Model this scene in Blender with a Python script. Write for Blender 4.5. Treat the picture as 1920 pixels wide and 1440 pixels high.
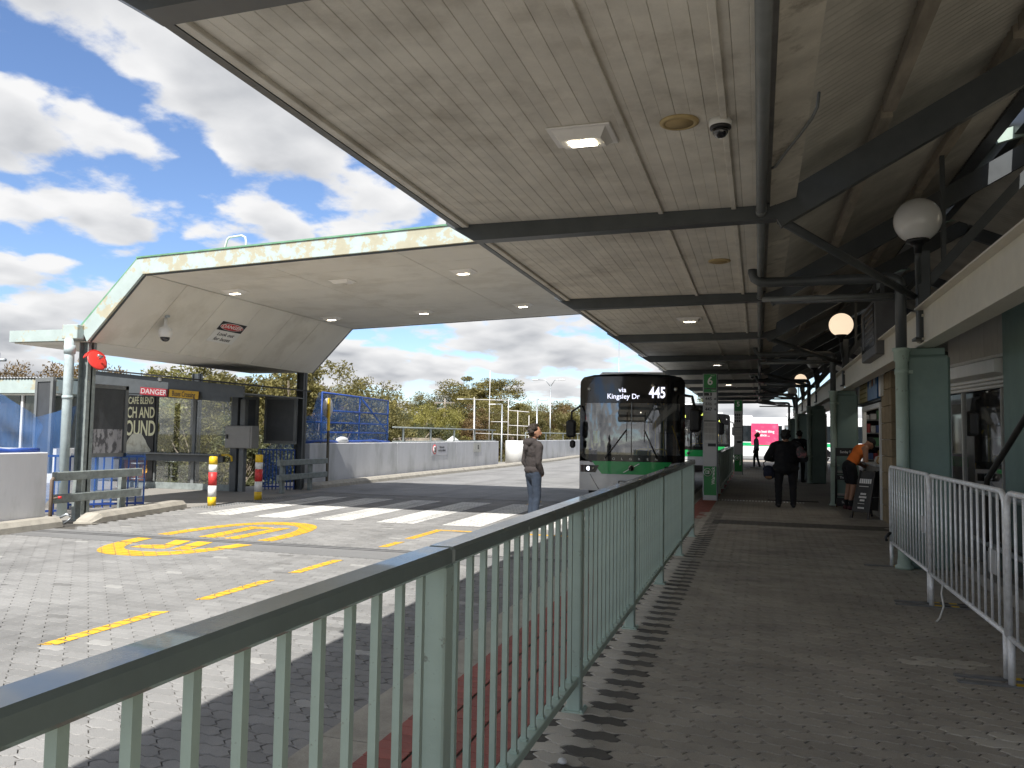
import bpy, bmesh, math, random
import numpy as np
from mathutils import Vector, Matrix, Euler
R = math.radians
random.seed(7); np.random.seed(7)
scene = bpy.context.scene
COL = scene.collection
for o in list(bpy.data.objects): bpy.data.objects.remove(o)

# ------------------------------------------------------------------ camera
YAW, PITCH, ROLL = R(17.15), R(3.55), R(0.9)
CAM = Vector((0, 0, 1.5)); FPX = 1500.0
cam_d = bpy.data.cameras.new('camera'); cam = bpy.data.objects.new('camera', cam_d); COL.objects.link(cam)
c_f = Vector((-math.sin(YAW)*math.cos(PITCH), math.cos(YAW)*math.cos(PITCH), math.sin(PITCH)))
c_r0 = Vector((math.cos(YAW), math.sin(YAW), 0)); c_u0 = c_r0.cross(c_f)
c_r = c_r0*math.cos(ROLL)+c_u0*math.sin(ROLL); c_u = c_u0*math.cos(ROLL)-c_r0*math.sin(ROLL)
mw = Matrix((c_r, c_u, -c_f)).transposed().to_4x4(); mw.translation = CAM
cam.matrix_world = mw
cam_d.sensor_fit = 'HORIZONTAL'; cam_d.sensor_width = 36; cam_d.lens = 36*FPX/1920
cam_d.clip_start = .05; cam_d.clip_end = 3000
scene.camera = cam

# ------------------------------------------------------------------ light
SUN = Vector((-.07, .81, -1.0)).normalized()          # direction the sunlight travels
SUN_EL = math.asin(-SUN.z)
sun_d = bpy.data.lights.new('sun', 'SUN'); sun_d.energy = 3.4; sun_d.angle = R(.53); sun_d.color = (1, .968, .92)
sun = bpy.data.objects.new('sun', sun_d); COL.objects.link(sun)
sun.rotation_euler = SUN.to_track_quat('-Z', 'Y').to_euler(); sun.location = (20, -60, 80)
scene.view_settings.view_transform = 'Standard'; scene.view_settings.look = 'None'
scene.view_settings.exposure = 1.1; scene.view_settings.gamma = 1
scene.view_settings.use_curve_mapping = False

world = bpy.data.worlds.new('World'); scene.world = world; world.use_nodes = True
def N(nt, t, **k):
    n = nt.nodes.new(t)
    for a, v in k.items():
        if a.startswith('i_'): n.inputs[int(a[2:])].default_value = v
        else: setattr(n, a, v)
    return n
MLO = .41
def sky_nodes():
    nt = world.node_tree; nt.nodes.clear(); L = nt.links.new
    out = N(nt, 'ShaderNodeOutputWorld'); bg = N(nt, 'ShaderNodeBackground'); bg.inputs[1].default_value = .09
    L(bg.outputs[0], out.inputs[0])
    sky = N(nt, 'ShaderNodeTexSky', sky_type='NISHITA', sun_disc=False, sun_elevation=SUN_EL,
            sun_rotation=math.atan2(-SUN.x, -SUN.y), air_density=1.0, dust_density=.15, ozone_density=1.5, altitude=20)
    tc = N(nt, 'ShaderNodeTexCoord'); sep = N(nt, 'ShaderNodeSeparateXYZ'); L(tc.outputs['Generated'], sep.inputs[0])
    zz = N(nt, 'ShaderNodeMath', operation='MAXIMUM', i_1=0.0); L(sep.outputs[2], zz.inputs[0])
    za = N(nt, 'ShaderNodeMath', operation='ADD', i_1=.24); L(zz.outputs[0], za.inputs[0])
    def div(i):
        d = N(nt, 'ShaderNodeMath', operation='DIVIDE'); L(sep.outputs[i], d.inputs[0]); L(za.outputs[0], d.inputs[1]); return d
    dx, dy = div(0), div(1)
    cmb = N(nt, 'ShaderNodeCombineXYZ'); L(dx.outputs[0], cmb.inputs[0]); L(dy.outputs[0], cmb.inputs[1])
    def noise(scale, detail, rough, dist, off, lac=2.1):
        mp = N(nt, 'ShaderNodeVectorMath', operation='ADD'); mp.inputs[1].default_value = off; L(cmb.outputs[0], mp.inputs[0])
        n = N(nt, 'ShaderNodeTexNoise', noise_dimensions='2D'); n.inputs['Scale'].default_value = scale; n.inputs['Detail'].default_value = detail
        n.inputs['Roughness'].default_value = rough; n.inputs['Distortion'].default_value = dist; n.inputs['Lacunarity'].default_value = lac
        L(mp.outputs[0], n.inputs['Vector']); return n.outputs[0]
    OFF = (0.4, 17.9, 3.3)
    n1 = noise(1.15, 9, .57, 0, OFF)
    nb = noise(.42, 2, .5, 0, (1.7, 2.2, 4))
    def puffs(scale, off):                              # rounded heads of cumulus
        mp = N(nt, 'ShaderNodeVectorMath', operation='ADD'); mp.inputs[1].default_value = off; L(cmb.outputs[0], mp.inputs[0])
        nn = N(nt, 'ShaderNodeTexNoise', noise_dimensions='2D'); nn.inputs['Scale'].default_value = 4.; nn.inputs['Detail'].default_value = 2; L(mp.outputs[0], nn.inputs['Vector'])
        ds = N(nt, 'ShaderNodeVectorMath', operation='MULTIPLY_ADD'); ds.inputs[1].default_value = (.22,.22,.22); L(nn.outputs[1], ds.inputs[0]); L(mp.outputs[0], ds.inputs[2])
        v = N(nt, 'ShaderNodeTexVoronoi', feature='F1', voronoi_dimensions='2D'); v.inputs['Scale'].default_value = scale; v.inputs['Detail'].default_value = 1.5; v.inputs['Roughness'].default_value = .5; L(ds.outputs[0], v.inputs['Vector']); return v.outputs[0]
    pf = puffs(3.4, OFF)
    add0 = N(nt, 'ShaderNodeMath', operation='MULTIPLY_ADD', i_1=.42); L(nb, add0.inputs[0]); L(n1, add0.inputs[2])
    add = N(nt, 'ShaderNodeMath', operation='MULTIPLY_ADD', i_1=-.26); L(pf, add.inputs[0]); L(add0.outputs[0], add.inputs[2])
    mask = N(nt, 'ShaderNodeMapRange', interpolation_type='SMOOTHSTEP'); mask.inputs[1].default_value = MLO; mask.inputs[2].default_value = MLO+.085
    L(add.outputs[0], mask.inputs[0])
    # self shading: compare with the cloud a little nearer the sun, thick parts are greyer
    n2 = noise(1.15, 4, .57, 0, (OFF[0]+.02, OFF[1]-.10, OFF[2])); pf2 = puffs(3.4, (OFF[0]+.02, OFF[1]-.08, OFF[2]))
    sub = N(nt, 'ShaderNodeMath', operation='SUBTRACT'); L(n1, sub.inputs[0]); L(n2, sub.inputs[1])
    sub2 = N(nt, 'ShaderNodeMath', operation='SUBTRACT'); L(pf2, sub2.inputs[0]); L(pf, sub2.inputs[1])
    sm = N(nt, 'ShaderNodeMath', operation='MULTIPLY_ADD', i_1=.5); L(sub2.outputs[0], sm.inputs[0]); L(sub.outputs[0], sm.inputs[2])
    thick = N(nt, 'ShaderNodeMapRange'); thick.inputs[1].default_value = MLO+.03; thick.inputs[2].default_value = MLO+.30; L(add.outputs[0], thick.inputs[0])
    comb = N(nt, 'ShaderNodeMath', operation='MULTIPLY_ADD', i_1=-1.7); L(sm.outputs[0], comb.inputs[0]); L(thick.outputs[0], comb.inputs[2])
    ramp = N(nt, 'ShaderNodeValToRGB'); cr = ramp.color_ramp
    cr.elements[0].position = .0; cr.elements[0].color = (4.9, 4.9, 4.93, 1)
    cr.elements[1].position = 1.0; cr.elements[1].color = (2.35, 2.45, 2.65, 1)
    e = cr.elements.new(.42); e.color = (3.9, 3.95, 4.06, 1)
    L(comb.outputs[0], ramp.inputs[0])
    mix = N(nt, 'ShaderNodeMixRGB'); L(mask.outputs[0], mix.inputs[0]); L(ramp.outputs[0], mix.inputs[2])
    hs = N(nt, 'ShaderNodeHueSaturation'); hs.inputs['Saturation'].default_value = .98; hs.inputs['Value'].default_value = .78
    tn = N(nt, 'ShaderNodeMixRGB', blend_type='MULTIPLY'); tn.inputs[0].default_value = 1; tn.inputs[2].default_value = (.84,.95,1.16,1); L(sky.outputs[0], tn.inputs[1]); L(tn.outputs[0], hs.inputs['Color']); L(hs.outputs[0], mix.inputs[1])
    L(mix.outputs[0], bg.inputs[0])
sky_nodes()
world.cycles.sampling_method = 'MANUAL'; world.cycles.sample_map_resolution = 512
scene.cycles.use_denoising = True
scene.cycles.max_bounces = 8; scene.cycles.diffuse_bounces = 4; scene.cycles.glossy_bounces = 4
scene.cycles.transparent_max_bounces = 12; scene.cycles.transmission_bounces = 6
scene.cycles.sample_clamp_indirect = 6; scene.cycles.caustics_reflective = False; scene.cycles.caustics_refractive = False

# ------------------------------------------------------------------ materials
MATS = {}
def M(name, col=(.5,.5,.5), rough=.6, metal=0., var=.18, vscale=5., bump=0., bscale=60., col2=None, c2scale=2., c2lo=.5, c2hi=.62,
      islands=0., emit=0., spec=.5, grain=0., coat=0., alpha=1., stretch=None, world_space=False):
    """procedural surface: base colour, soft variation, optional second colour in patches, grain and bump"""
    if name in MATS: return MATS[name]
    m = bpy.data.materials.new(name); m.use_nodes = True; nt = m.node_tree; L = nt.links.new
    b = nt.nodes['Principled BSDF']; b.inputs['Roughness'].default_value = rough; b.inputs['Metallic'].default_value = metal
    b.inputs['Specular IOR Level'].default_value = spec; b.inputs['Coat Weight'].default_value = coat
    b.inputs['Alpha'].default_value = alpha
    if emit:
        b.inputs['Base Color'].default_value = (*col, 1); b.inputs['Emission Color'].default_value = (*col, 1); b.inputs['Emission Strength'].default_value = emit
        MATS[name] = m; return m
    tc = N(nt, 'ShaderNodeTexCoord'); src = tc.outputs['Object']
    if world_space:
        g = N(nt, 'ShaderNodeNewGeometry'); src = g.outputs['Position']
    if stretch:
        mp = N(nt, 'ShaderNodeMapping'); mp.inputs['Scale'].default_value = stretch; L(src, mp.inputs[0]); src = mp.outputs[0]
    def noise(s, d=5, r=.6):
        n = N(nt, 'ShaderNodeTexNoise'); n.inputs['Scale'].default_value = s; n.inputs['Detail'].default_value = d; n.inputs['Roughness'].default_value = r
        L(src, n.inputs['Vector']); return n.outputs[0]
    cur = None
    rgb = N(nt, 'ShaderNodeRGB'); rgb.outputs[0].default_value = (*col, 1); cur = rgb.outputs[0]
    if col2:
        r = N(nt, 'ShaderNodeMapRange'); r.inputs[1].default_value = c2lo; r.inputs[2].default_value = c2hi; L(noise(c2scale, 8, .65), r.inputs[0])
        mx = N(nt, 'ShaderNodeMixRGB'); mx.inputs[2].default_value = (*col2, 1); L(r.outputs[0], mx.inputs[0]); L(cur, mx.inputs[1]); cur = mx.outputs[0]
    def mul(fac_socket, lo, hi, a=.3, z=.7):
        nonlocal cur
        r = N(nt, 'ShaderNodeMapRange'); r.inputs[1].default_value = a; r.inputs[2].default_value = z; r.inputs[3].default_value = lo; r.inputs[4].default_value = hi
        L(fac_socket, r.inputs[0]); v = N(nt, 'ShaderNodeVectorMath', operation='SCALE'); L(cur, v.inputs[0]); L(r.outputs[0], v.inputs['Scale']); cur = v.outputs[0]
    if var: mul(noise(vscale), 1-var, 1+var)
    if grain: mul(noise(180, 2), 1-grain, 1+grain)
    if islands:
        g = N(nt, 'ShaderNodeNewGeometry'); oi = N(nt, 'ShaderNodeObjectInfo')
        ad = N(nt, 'ShaderNodeMath', operation='ADD'); L(g.outputs['Random Per Island'], ad.inputs[0]); L(oi.outputs['Random'], ad.inputs[1])
        fr = N(nt, 'ShaderNodeMath', operation='FRACT'); L(ad.outputs[0], fr.inputs[0]); mul(fr.outputs[0], 1-islands, 1+islands, 0, 1)
    L(cur, b.inputs['Base Color'])
    if bump:
        bp = N(nt, 'ShaderNodeBump'); bp.inputs['Strength'].default_value = bump; bp.inputs['Distance'].default_value = .01
        L(noise(bscale, 3), bp.inputs['Height']); L(bp.outputs[0], b.inputs['Normal'])
    if rough > .15:
        rr = N(nt, 'ShaderNodeMapRange'); rr.inputs[3].default_value = max(.05, rough-.08); rr.inputs[4].default_value = min(1, rough+.08)
        L(noise(vscale*2.3), rr.inputs[0]); L(rr.outputs[0], b.inputs['Roughness'])
    MATS[name] = m; return m
def glass(name, tint=(.8,.86,.86), dirt=.12, dirtcol=(.6,.6,.58), stretch=(9,9,.9), refl=1.0):
    """thin pane: clear, mirror-like by angle, with a film of dust in streaks"""
    if name in MATS: return MATS[name]
    m = bpy.data.materials.new(name); m.use_nodes = True; nt = m.node_tree; L = nt.links.new; nt.nodes.clear()
    out = N(nt, 'ShaderNodeOutputMaterial'); tr = N(nt, 'ShaderNodeBsdfTransparent'); tr.inputs[0].default_value = (*tint, 1)
    gl = N(nt, 'ShaderNodeBsdfGlossy'); gl.inputs['Roughness'].default_value = .02
    fr = N(nt, 'ShaderNodeFresnel'); fr.inputs[0].default_value = 1.5
    sc = N(nt, 'ShaderNodeMath', operation='MULTIPLY', i_1=1.9*refl, use_clamp=True); L(fr.outputs[0], sc.inputs[0])
    m1 = N(nt, 'ShaderNodeMixShader'); L(sc.outputs[0], m1.inputs[0]); L(tr.outputs[0], m1.inputs[1]); L(gl.outputs[0], m1.inputs[2])
    df = N(nt, 'ShaderNodeBsdfDiffuse'); df.inputs[0].default_value = (*dirtcol, 1)
    tl = N(nt, 'ShaderNodeBsdfTranslucent'); tl.inputs[0].default_value = (*dirtcol, 1)
    md = N(nt, 'ShaderNodeMixShader'); md.inputs[0].default_value = .3; L(df.outputs[0], md.inputs[1]); L(tl.outputs[0], md.inputs[2])
    tc = N(nt, 'ShaderNodeTexCoord'); mp = N(nt, 'ShaderNodeMapping'); mp.inputs['Scale'].default_value = stretch; L(tc.outputs['Object'], mp.inputs[0])
    n = N(nt, 'ShaderNodeTexNoise'); n.inputs['Scale'].default_value = 1.3; n.inputs['Detail'].default_value = 6; n.inputs['Roughness'].default_value = .65; L(mp.outputs[0], n.inputs['Vector'])
    r = N(nt, 'ShaderNodeMapRange'); r.inputs[1].default_value = .42; r.inputs[2].default_value = .72; r.inputs[3].default_value = dirt*.25; r.inputs[4].default_value = dirt*1.9; L(n.outputs[0], r.inputs[0])
    m2 = N(nt, 'ShaderNodeMixShader'); L(r.outputs[0], m2.inputs[0]); L(m1.outputs[0], m2.inputs[1]); L(md.outputs[0], m2.inputs[2]); L(m2.outputs[0], out.inputs[0])
    MATS[name] = m; return m
def net(name, col, cover=.45):
    """woven plastic mesh: partly see-through, light passes the threads"""
    m = bpy.data.materials.new(name); m.use_nodes = True; nt = m.node_tree; L = nt.links.new; nt.nodes.clear()
    out = N(nt, 'ShaderNodeOutputMaterial'); tr = N(nt, 'ShaderNodeBsdfTransparent'); df = N(nt, 'ShaderNodeBsdfDiffuse'); df.inputs[0].default_value = (*col, 1)
    tl = N(nt, 'ShaderNodeBsdfTranslucent'); tl.inputs[0].default_value = (*col, 1)
    a = N(nt, 'ShaderNodeMixShader'); a.inputs[0].default_value = .4; L(df.outputs[0], a.inputs[1]); L(tl.outputs[0], a.inputs[2])
    tc = N(nt, 'ShaderNodeTexCoord'); n = N(nt, 'ShaderNodeTexNoise'); n.inputs['Scale'].default_value = 2.2; n.inputs['Detail'].default_value = 5; L(tc.outputs['Object'], n.inputs['Vector'])
    r = N(nt, 'ShaderNodeMapRange'); r.inputs[1].default_value = .3; r.inputs[2].default_value = .7; r.inputs[3].default_value = cover*.85; r.inputs[4].default_value = min(1, cover*1.2); L(n.outputs[0], r.inputs[0])
    b = N(nt, 'ShaderNodeMixShader'); L(r.outputs[0], b.inputs[0]); L(tr.outputs[0], b.inputs[1]); L(a.outputs[0], b.inputs[2]); L(b.outputs[0], out.inputs[0])
    MATS[name] = m; return m

# ------------------------------------------------------------------ mesh helpers
class MB:
    """collects boxes, tubes, lathes and sheets; build() links them as one mesh object"""
    def __init__(s): s.v = []; s.f = []; s.mi = []; s.sm = []; s.cur = 0; s.smooth = False
    def add(s, vs, fs):
        o = len(s.v); s.v += [tuple(v) for v in vs]
        for f in fs: s.f.append(tuple(o+i for i in f)); s.mi.append(s.cur); s.sm.append(s.smooth)
        return s
    def m(s, i): s.cur = i; return s
    def box(s, x0, x1, y0, y1, z0, z1, bev=0.):
        if x0 > x1: x0, x1 = x1, x0
        if y0 > y1: y0, y1 = y1, y0
        if z0 > z1: z0, z1 = z1, z0
        if bev <= 0:
            v = [(x,y,z) for z in (z0,z1) for y in (y0,y1) for x in (x0,x1)]
            return s.add(v, [(0,2,3,1),(4,5,7,6),(0,1,5,4),(2,6,7,3),(0,4,6,2),(1,3,7,5)])
        b = min(bev, (x1-x0)*.45, (y1-y0)*.45, (z1-z0)*.45)
        v = []; idx = {}
        for sx in (0,1):
            for sy in (0,1):
                for sz in (0,1):
                    X, Y, Z = (x0,x1)[sx], (y0,y1)[sy], (z0,z1)[sz]; dx, dy, dz = (b,-b)[sx], (b,-b)[sy], (b,-b)[sz]
                    idx[(sx,sy,sz)] = len(v); v += [(X, Y+dy, Z+dz), (X+dx, Y, Z+dz), (X+dx, Y+dy, Z)]
        g = lambda a, b_, c, k: idx[(a,b_,c)]+k
        f = [(g(0,0,0,0),g(0,0,1,0),g(0,1,1,0),g(0,1,0,0)), (g(1,0,0,0),g(1,1,0,0),g(1,1,1,0),g(1,0,1,0)),
             (g(0,0,0,1),g(1,0,0,1),g(1,0,1,1),g(0,0,1,1)), (g(0,1,0,1),g(0,1,1,1),g(1,1,1,1),g(1,1,0,1)),
             (g(0,0,0,2),g(0,1,0,2),g(1,1,0,2),g(1,0,0,2)), (g(0,0,1,2),g(1,0,1,2),g(1,1,1,2),g(0,1,1,2))]
        for a in (0,1):
            for c in (0,1):
                f += [(g(a,c,0,0),g(a,c,1,0),g(a,c,1,1),g(a,c,0,1)), (g(a,0,c,0),g(a,1,c,0),g(a,1,c,2),g(a,0,c,2)), (g(0,a,c,1),g(1,a,c,1),g(1,a,c,2),g(0,a,c,2))]
                for d in (0,1): f.append((g(a,c,d,0),g(a,c,d,1),g(a,c,d,2)))
        return s.add(v, f)
    def obox(s, c, ax, ay, az):                      # oriented box: centre and three half-axis vectors
        c, ax, ay, az = Vector(c), Vector(ax), Vector(ay), Vector(az)
        v = [c+ax*i+ay*j+az*k for k in (-1,1) for j in (-1,1) for i in (-1,1)]
        return s.add(v, [(0,2,3,1),(4,5,7,6),(0,1,5,4),(2,6,7,3),(0,4,6,2),(1,3,7,5)])
    def bar(s, a, b, w, h, up=(0,0,1)):              # rectangular bar from a to b
        a, b = Vector(a), Vector(b); d = (b-a).normalized(); u = Vector(up)
        if abs(d.dot(u)) > .98: u = Vector((0,1,0))
        sd = d.cross(u).normalized(); uu = sd.cross(d)
        return s.obox((a+b)/2, sd*w/2, (b-a)/2, uu*h/2)
    def tube(s, pts, r, n=10, cap=True, r2=None):
        pts = [Vector(p) for p in pts]; m = len(pts); rs = r if isinstance(r, (list,tuple)) else [r]*m
        rings = []; up = None
        for i, p in enumerate(pts):
            d = (pts[min(i+1,m-1)]-pts[max(i-1,0)]).normalized()
            if up is None: up = Vector((0,0,1)) if abs(d.z) < .95 else Vector((1,0,0))
            x = d.cross(up).normalized(); y = x.cross(d).normalized(); up = y
            rings.append([p+(x*math.cos(2*math.pi*k/n)+y*math.sin(2*math.pi*k/n))*rs[i] for k in range(n)])
        v = [q for r_ in rings for q in r_]; f = []
        for i in range(m-1):
            for k in range(n): f.append((i*n+k, (i+1)*n+k, (i+1)*n+(k+1)%n, i*n+(k+1)%n))
        if cap: f += [tuple(range(n)), tuple((m-1)*n+n-1-k for k in range(n))]
        sm = s.smooth; s.smooth = True; s.add(v, f); s.smooth = sm; return s
    def lathe(s, c, prof, n=20, axis='z', sx=1, sy=1):
        c = Vector(c); v = []; f = []
        for r, h in prof:
            for k in range(n):
                a = 2*math.pi*k/n; p = Vector((math.cos(a)*r*sx, math.sin(a)*r*sy, h))
                if axis == 'x': p = Vector((p.z, p.x, p.y))
                elif axis == 'y': p = Vector((p.x, p.z, -p.y))
                elif axis != 'z': p = axis @ p
                v.append(c+p)
        m = len(prof)
        for i in range(m-1):
            for k in range(n): f.append((i*n+k, i*n+(k+1)%n, (i+1)*n+(k+1)%n, (i+1)*n+k))
        f += [tuple(n-1-k for k in range(n)), tuple((m-1)*n+k for k in range(n))]
        sm = s.smooth; s.smooth = True; s.add(v, f); s.smooth = sm; return s
    def prism(s, poly, d):                           # planar polygon (3-D points) extruded by vector d
        n = len(poly); d = Vector(d); v = [Vector(p) for p in poly]+[Vector(p)+d for p in poly]
        return s.add(v, [tuple(range(n))[::-1], tuple(range(n, 2*n))]+[(i, (i+1)%n, n+(i+1)%n, n+i) for i in range(n)])
    def quad(s, *p): return s.add(p, [tuple(range(len(p)))])
    def mesh(s, name, mats):
        me = bpy.data.meshes.new(name); me.from_pydata(s.v, [], s.f)
        for m_ in (mats if isinstance(mats, (list,tuple)) else [mats]): me.materials.append(m_)
        me.polygons.foreach_set('material_index', s.mi); me.polygons.foreach_set('use_smooth', s.sm); me.update(); return me
    def build(s, name, mats, parent=None, loc=None, rot=None):
        o = bpy.data.objects.new(name, s.mesh(name, mats)); COL.objects.link(o)
        if parent: o.parent = parent
        if loc is not None: o.location = loc
        if rot is not None: o.rotation_euler = rot
        return o
def tag(o, label=None, cat=None, group=None, kind=None):
    if label: o['label'] = label
    if cat: o['category'] = cat
    if group: o['group'] = group
    if kind: o['kind'] = kind
    return o
def thing(name, label, cat, loc=(0,0,0), rz=0., group=None):
    o = bpy.data.objects.new(name, None); COL.objects.link(o); o.location = loc; o.rotation_euler = (0,0,rz); o.empty_display_size = .2
    return tag(o, label, cat, group)
def inst(name, me, parent=None, loc=(0,0,0), rot=(0,0,0), scale=None):
    o = bpy.data.objects.new(name, me); COL.objects.link(o); o.parent = parent; o.location = loc; o.rotation_euler = rot
    if scale: o.scale = scale
    return o
def copy_tree(o, parent=None):
    c = o.copy(); COL.objects.link(c); c.parent = parent
    for ch in list(o.children): copy_tree(ch, c)
    return c
def text(name, body, size, mat, parent, loc, rot, wide=1., bold=0., thick=.002, align='CENTER', shear=0., line=1.0):
    cu = bpy.data.curves.new(name, 'FONT'); cu.body = body; cu.size = size; cu.align_x = align; cu.align_y = 'CENTER'; cu.extrude = thick
    cu.offset = bold; cu.shear = shear; cu.space_line = line; cu.resolution_u = 4
    t = bpy.data.objects.new(name, cu); COL.objects.link(t); bpy.context.view_layer.update()
    me = bpy.data.meshes.new_from_object(t.evaluated_get(bpy.context.evaluated_depsgraph_get())); bpy.data.objects.remove(t); bpy.data.curves.remove(cu)
    me.materials.clear(); me.materials.append(mat); me.name = name
    o = bpy.data.objects.new(name, me); COL.objects.link(o); o.parent = parent; o.location = loc; o.rotation_euler = rot; o.scale = (wide, 1, 1); return o
FACE_CAM = (R(90), 0, 0)                              # lettering that faces -Y
FACE_E = (R(90), 0, R(90))                            # lettering that faces +X
FACE_W = (R(90), 0, R(-90))
RZ = -.15                                             # level of the roadway; platform is 0

sage = M('sage_paint', (.40,.50,.435), .42, var=.1, vscale=5, bump=.12, bscale=45, col2=(.23,.26,.22), c2scale=20, c2lo=.62, c2hi=.67)
sage_dark = M('sage_column_paint', (.22,.31,.28), .55, var=.12, vscale=3, bump=.08, bscale=120, col2=(.18,.255,.23), c2scale=1.5)
steel_dk = M('charcoal_steel_paint', (.075,.083,.088), .42, var=.15, vscale=4)
steel_md = M('grey_steel_paint', (.17,.18,.18), .45, var=.15, vscale=4)
galv = M('galvanised_steel', (.42,.45,.47), .42, .65, var=.18, vscale=14)
galv_rail = M('weathered_galvanised_rail', (.25,.28,.27), .6, .2, var=.25, vscale=8)
white_p = M('white_paint', (.74,.74,.72), .45, var=.06)
black_p = M('black_plastic', (.012,.012,.014), .35, var=.1)
concrete = M('pale_painted_concrete', (.6,.605,.62), .8, var=.1, vscale=1.6, bump=.06, col2=(.48,.49,.49), c2scale=1.1, stretch=(1,1,.35))
kerb_c = M('kerb_concrete', (.36,.335,.285), .88, var=.2, vscale=5, bump=.3, bscale=50, grain=.12, col2=(.2,.185,.155), c2scale=3, c2lo=.58, c2hi=.8)
beige = M('beige_soffit_board', (.72,.685,.61), .75, var=.12, vscale=3.5, bump=.10, bscale=25, col2=(.40,.36,.30), c2scale=1.3, c2lo=.52, c2hi=.8, grain=.06, world_space=True, islands=.05)
cream = M('cream_panel', (.76,.735,.67), .6, var=.05, vscale=1.2, col2=(.66,.63,.56), c2scale=.7, islands=.02)
cream_beam = M('cream_steel_paint', (.70,.66,.57), .42, var=.06)
yellow = M('yellow_paint', (.78,.5,.03), .55, var=.1, vscale=14)
red_p = M('red_paint', (.6,.03,.035), .42, var=.06)
blue_net = net('blue_debris_netting', (.11,.25,.56), .4)
blue_p = M('blue_paint', (.03,.085,.36), .5, var=.15)
led = M('led_panel', (1,.93,.74), emit=9.0)
chrome = M('bright_metal', (.6,.6,.6), .2, 1., var=.05)
clear = glass('clear_glass', dirt=.05)
dirty = glass('dusty_glass', tint=(.97,.99,.98), dirt=.03, dirtcol=(.62,.66,.62), stretch=(5,5,.8), refl=.5)
ink_w = M('white_print', (.78,.78,.76), .5, var=0); ink_k = M('black_print', (.02,.02,.022), .5, var=0)
# ================================================================== ground, roadway, platform
def visible_dist(x, y, z):
    d = Vector((x,y,z))-CAM; w = d.dot(c_f)
    if w < .3: return None
    px = 960+FPX*d.dot(c_r)/w; py = 720-FPX*d.dot(c_u)/w
    return w if (-20 < px < 1940 and py < 1460) else None
grass_m = M('dry_scrub_ground', (.13,.12,.06), .95, var=.35, vscale=.15, bump=.4, bscale=3, col2=(.2,.17,.11), c2scale=.06)
g = MB(); g.quad((-1500,-600,-4.2),(1500,-600,-4.2),(1500,2400,-4.2),(-1500,2400,-4.2)); tag(g.build('ground', grass_m), kind='structure')
def far_pave(name, col):
    m = M(name, col, .85, var=.14, vscale=.9, grain=.12, bump=.1, bscale=30, islands=0, col2=tuple(c*.82 for c in col), c2scale=.5, world_space=True)
    nt = m.node_tree; L = nt.links.new; b = nt.nodes['Principled BSDF']; src = b.inputs['Base Color'].links[0].from_socket
    ge = N(nt, 'ShaderNodeNewGeometry'); br = N(nt, 'ShaderNodeTexBrick'); br.inputs['Scale'].default_value = 1; br.inputs['Brick Width'].default_value = .225; br.inputs['Row Height'].default_value = .1125
    br.inputs['Mortar Size'].default_value = .005; br.inputs[1].default_value = (1,1,1,1); br.inputs[2].default_value = (.86,.86,.86,1); br.inputs[3].default_value = (.42,.42,.42,1)
    L(ge.outputs['Position'], br.inputs[0]); mx = N(nt, 'ShaderNodeMixRGB', blend_type='MULTIPLY'); mx.inputs[0].default_value = .8; L(src, mx.inputs[1]); L(br.outputs[0], mx.inputs[2]); L(mx.outputs[0], b.inputs['Base Color'])
    return m
ROADC = (.262,.258,.25)
road_m = far_pave('grey_paving_far', ROADC)
plat_m = far_pave('brown_paving_far', (.36,.332,.285))
joint_m = M('joint_sand', (.09,.083,.072), .95, var=.3, vscale=20)
pav_road = M('grey_concrete_paver', ROADC, .86, var=.1, vscale=1.1, bump=.25, bscale=140, islands=.1, grain=.16, world_space=True, col2=(.2,.198,.192), c2scale=.45, c2lo=.45, c2hi=.65)
pav_plat = M('brown_concrete_paver', (.36,.332,.285), .85, var=.12, vscale=2, bump=.25, bscale=140, islands=.09, grain=.16, world_space=True, col2=(.29,.268,.232), c2scale=.7)
def spots(m, lo=.03, hi=.05, scale=3.2, dark=.45):
    """scattered round stains (gum, oil drips) at random places"""
    nt = m.node_tree; L = nt.links.new; b = nt.nodes['Principled BSDF']; src = b.inputs['Base Color'].links[0].from_socket
    ge = N(nt, 'ShaderNodeNewGeometry'); v = N(nt, 'ShaderNodeTexVoronoi'); v.inputs['Scale'].default_value = scale; v.inputs['Randomness'].default_value = 1; L(ge.outputs['Position'], v.inputs['Vector'])
    w = N(nt, 'ShaderNodeMapRange'); w.inputs[1].default_value = lo*scale; w.inputs[2].default_value = hi*scale; w.inputs[3].default_value = dark; w.inputs[4].default_value = 1; L(v.outputs['Distance'], w.inputs[0])
    sc_ = N(nt, 'ShaderNodeVectorMath', operation='SCALE'); L(src, sc_.inputs[0]); L(w.outputs[0], sc_.inputs['Scale']); L(sc_.outputs[0], b.inputs['Base Color'])
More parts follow.
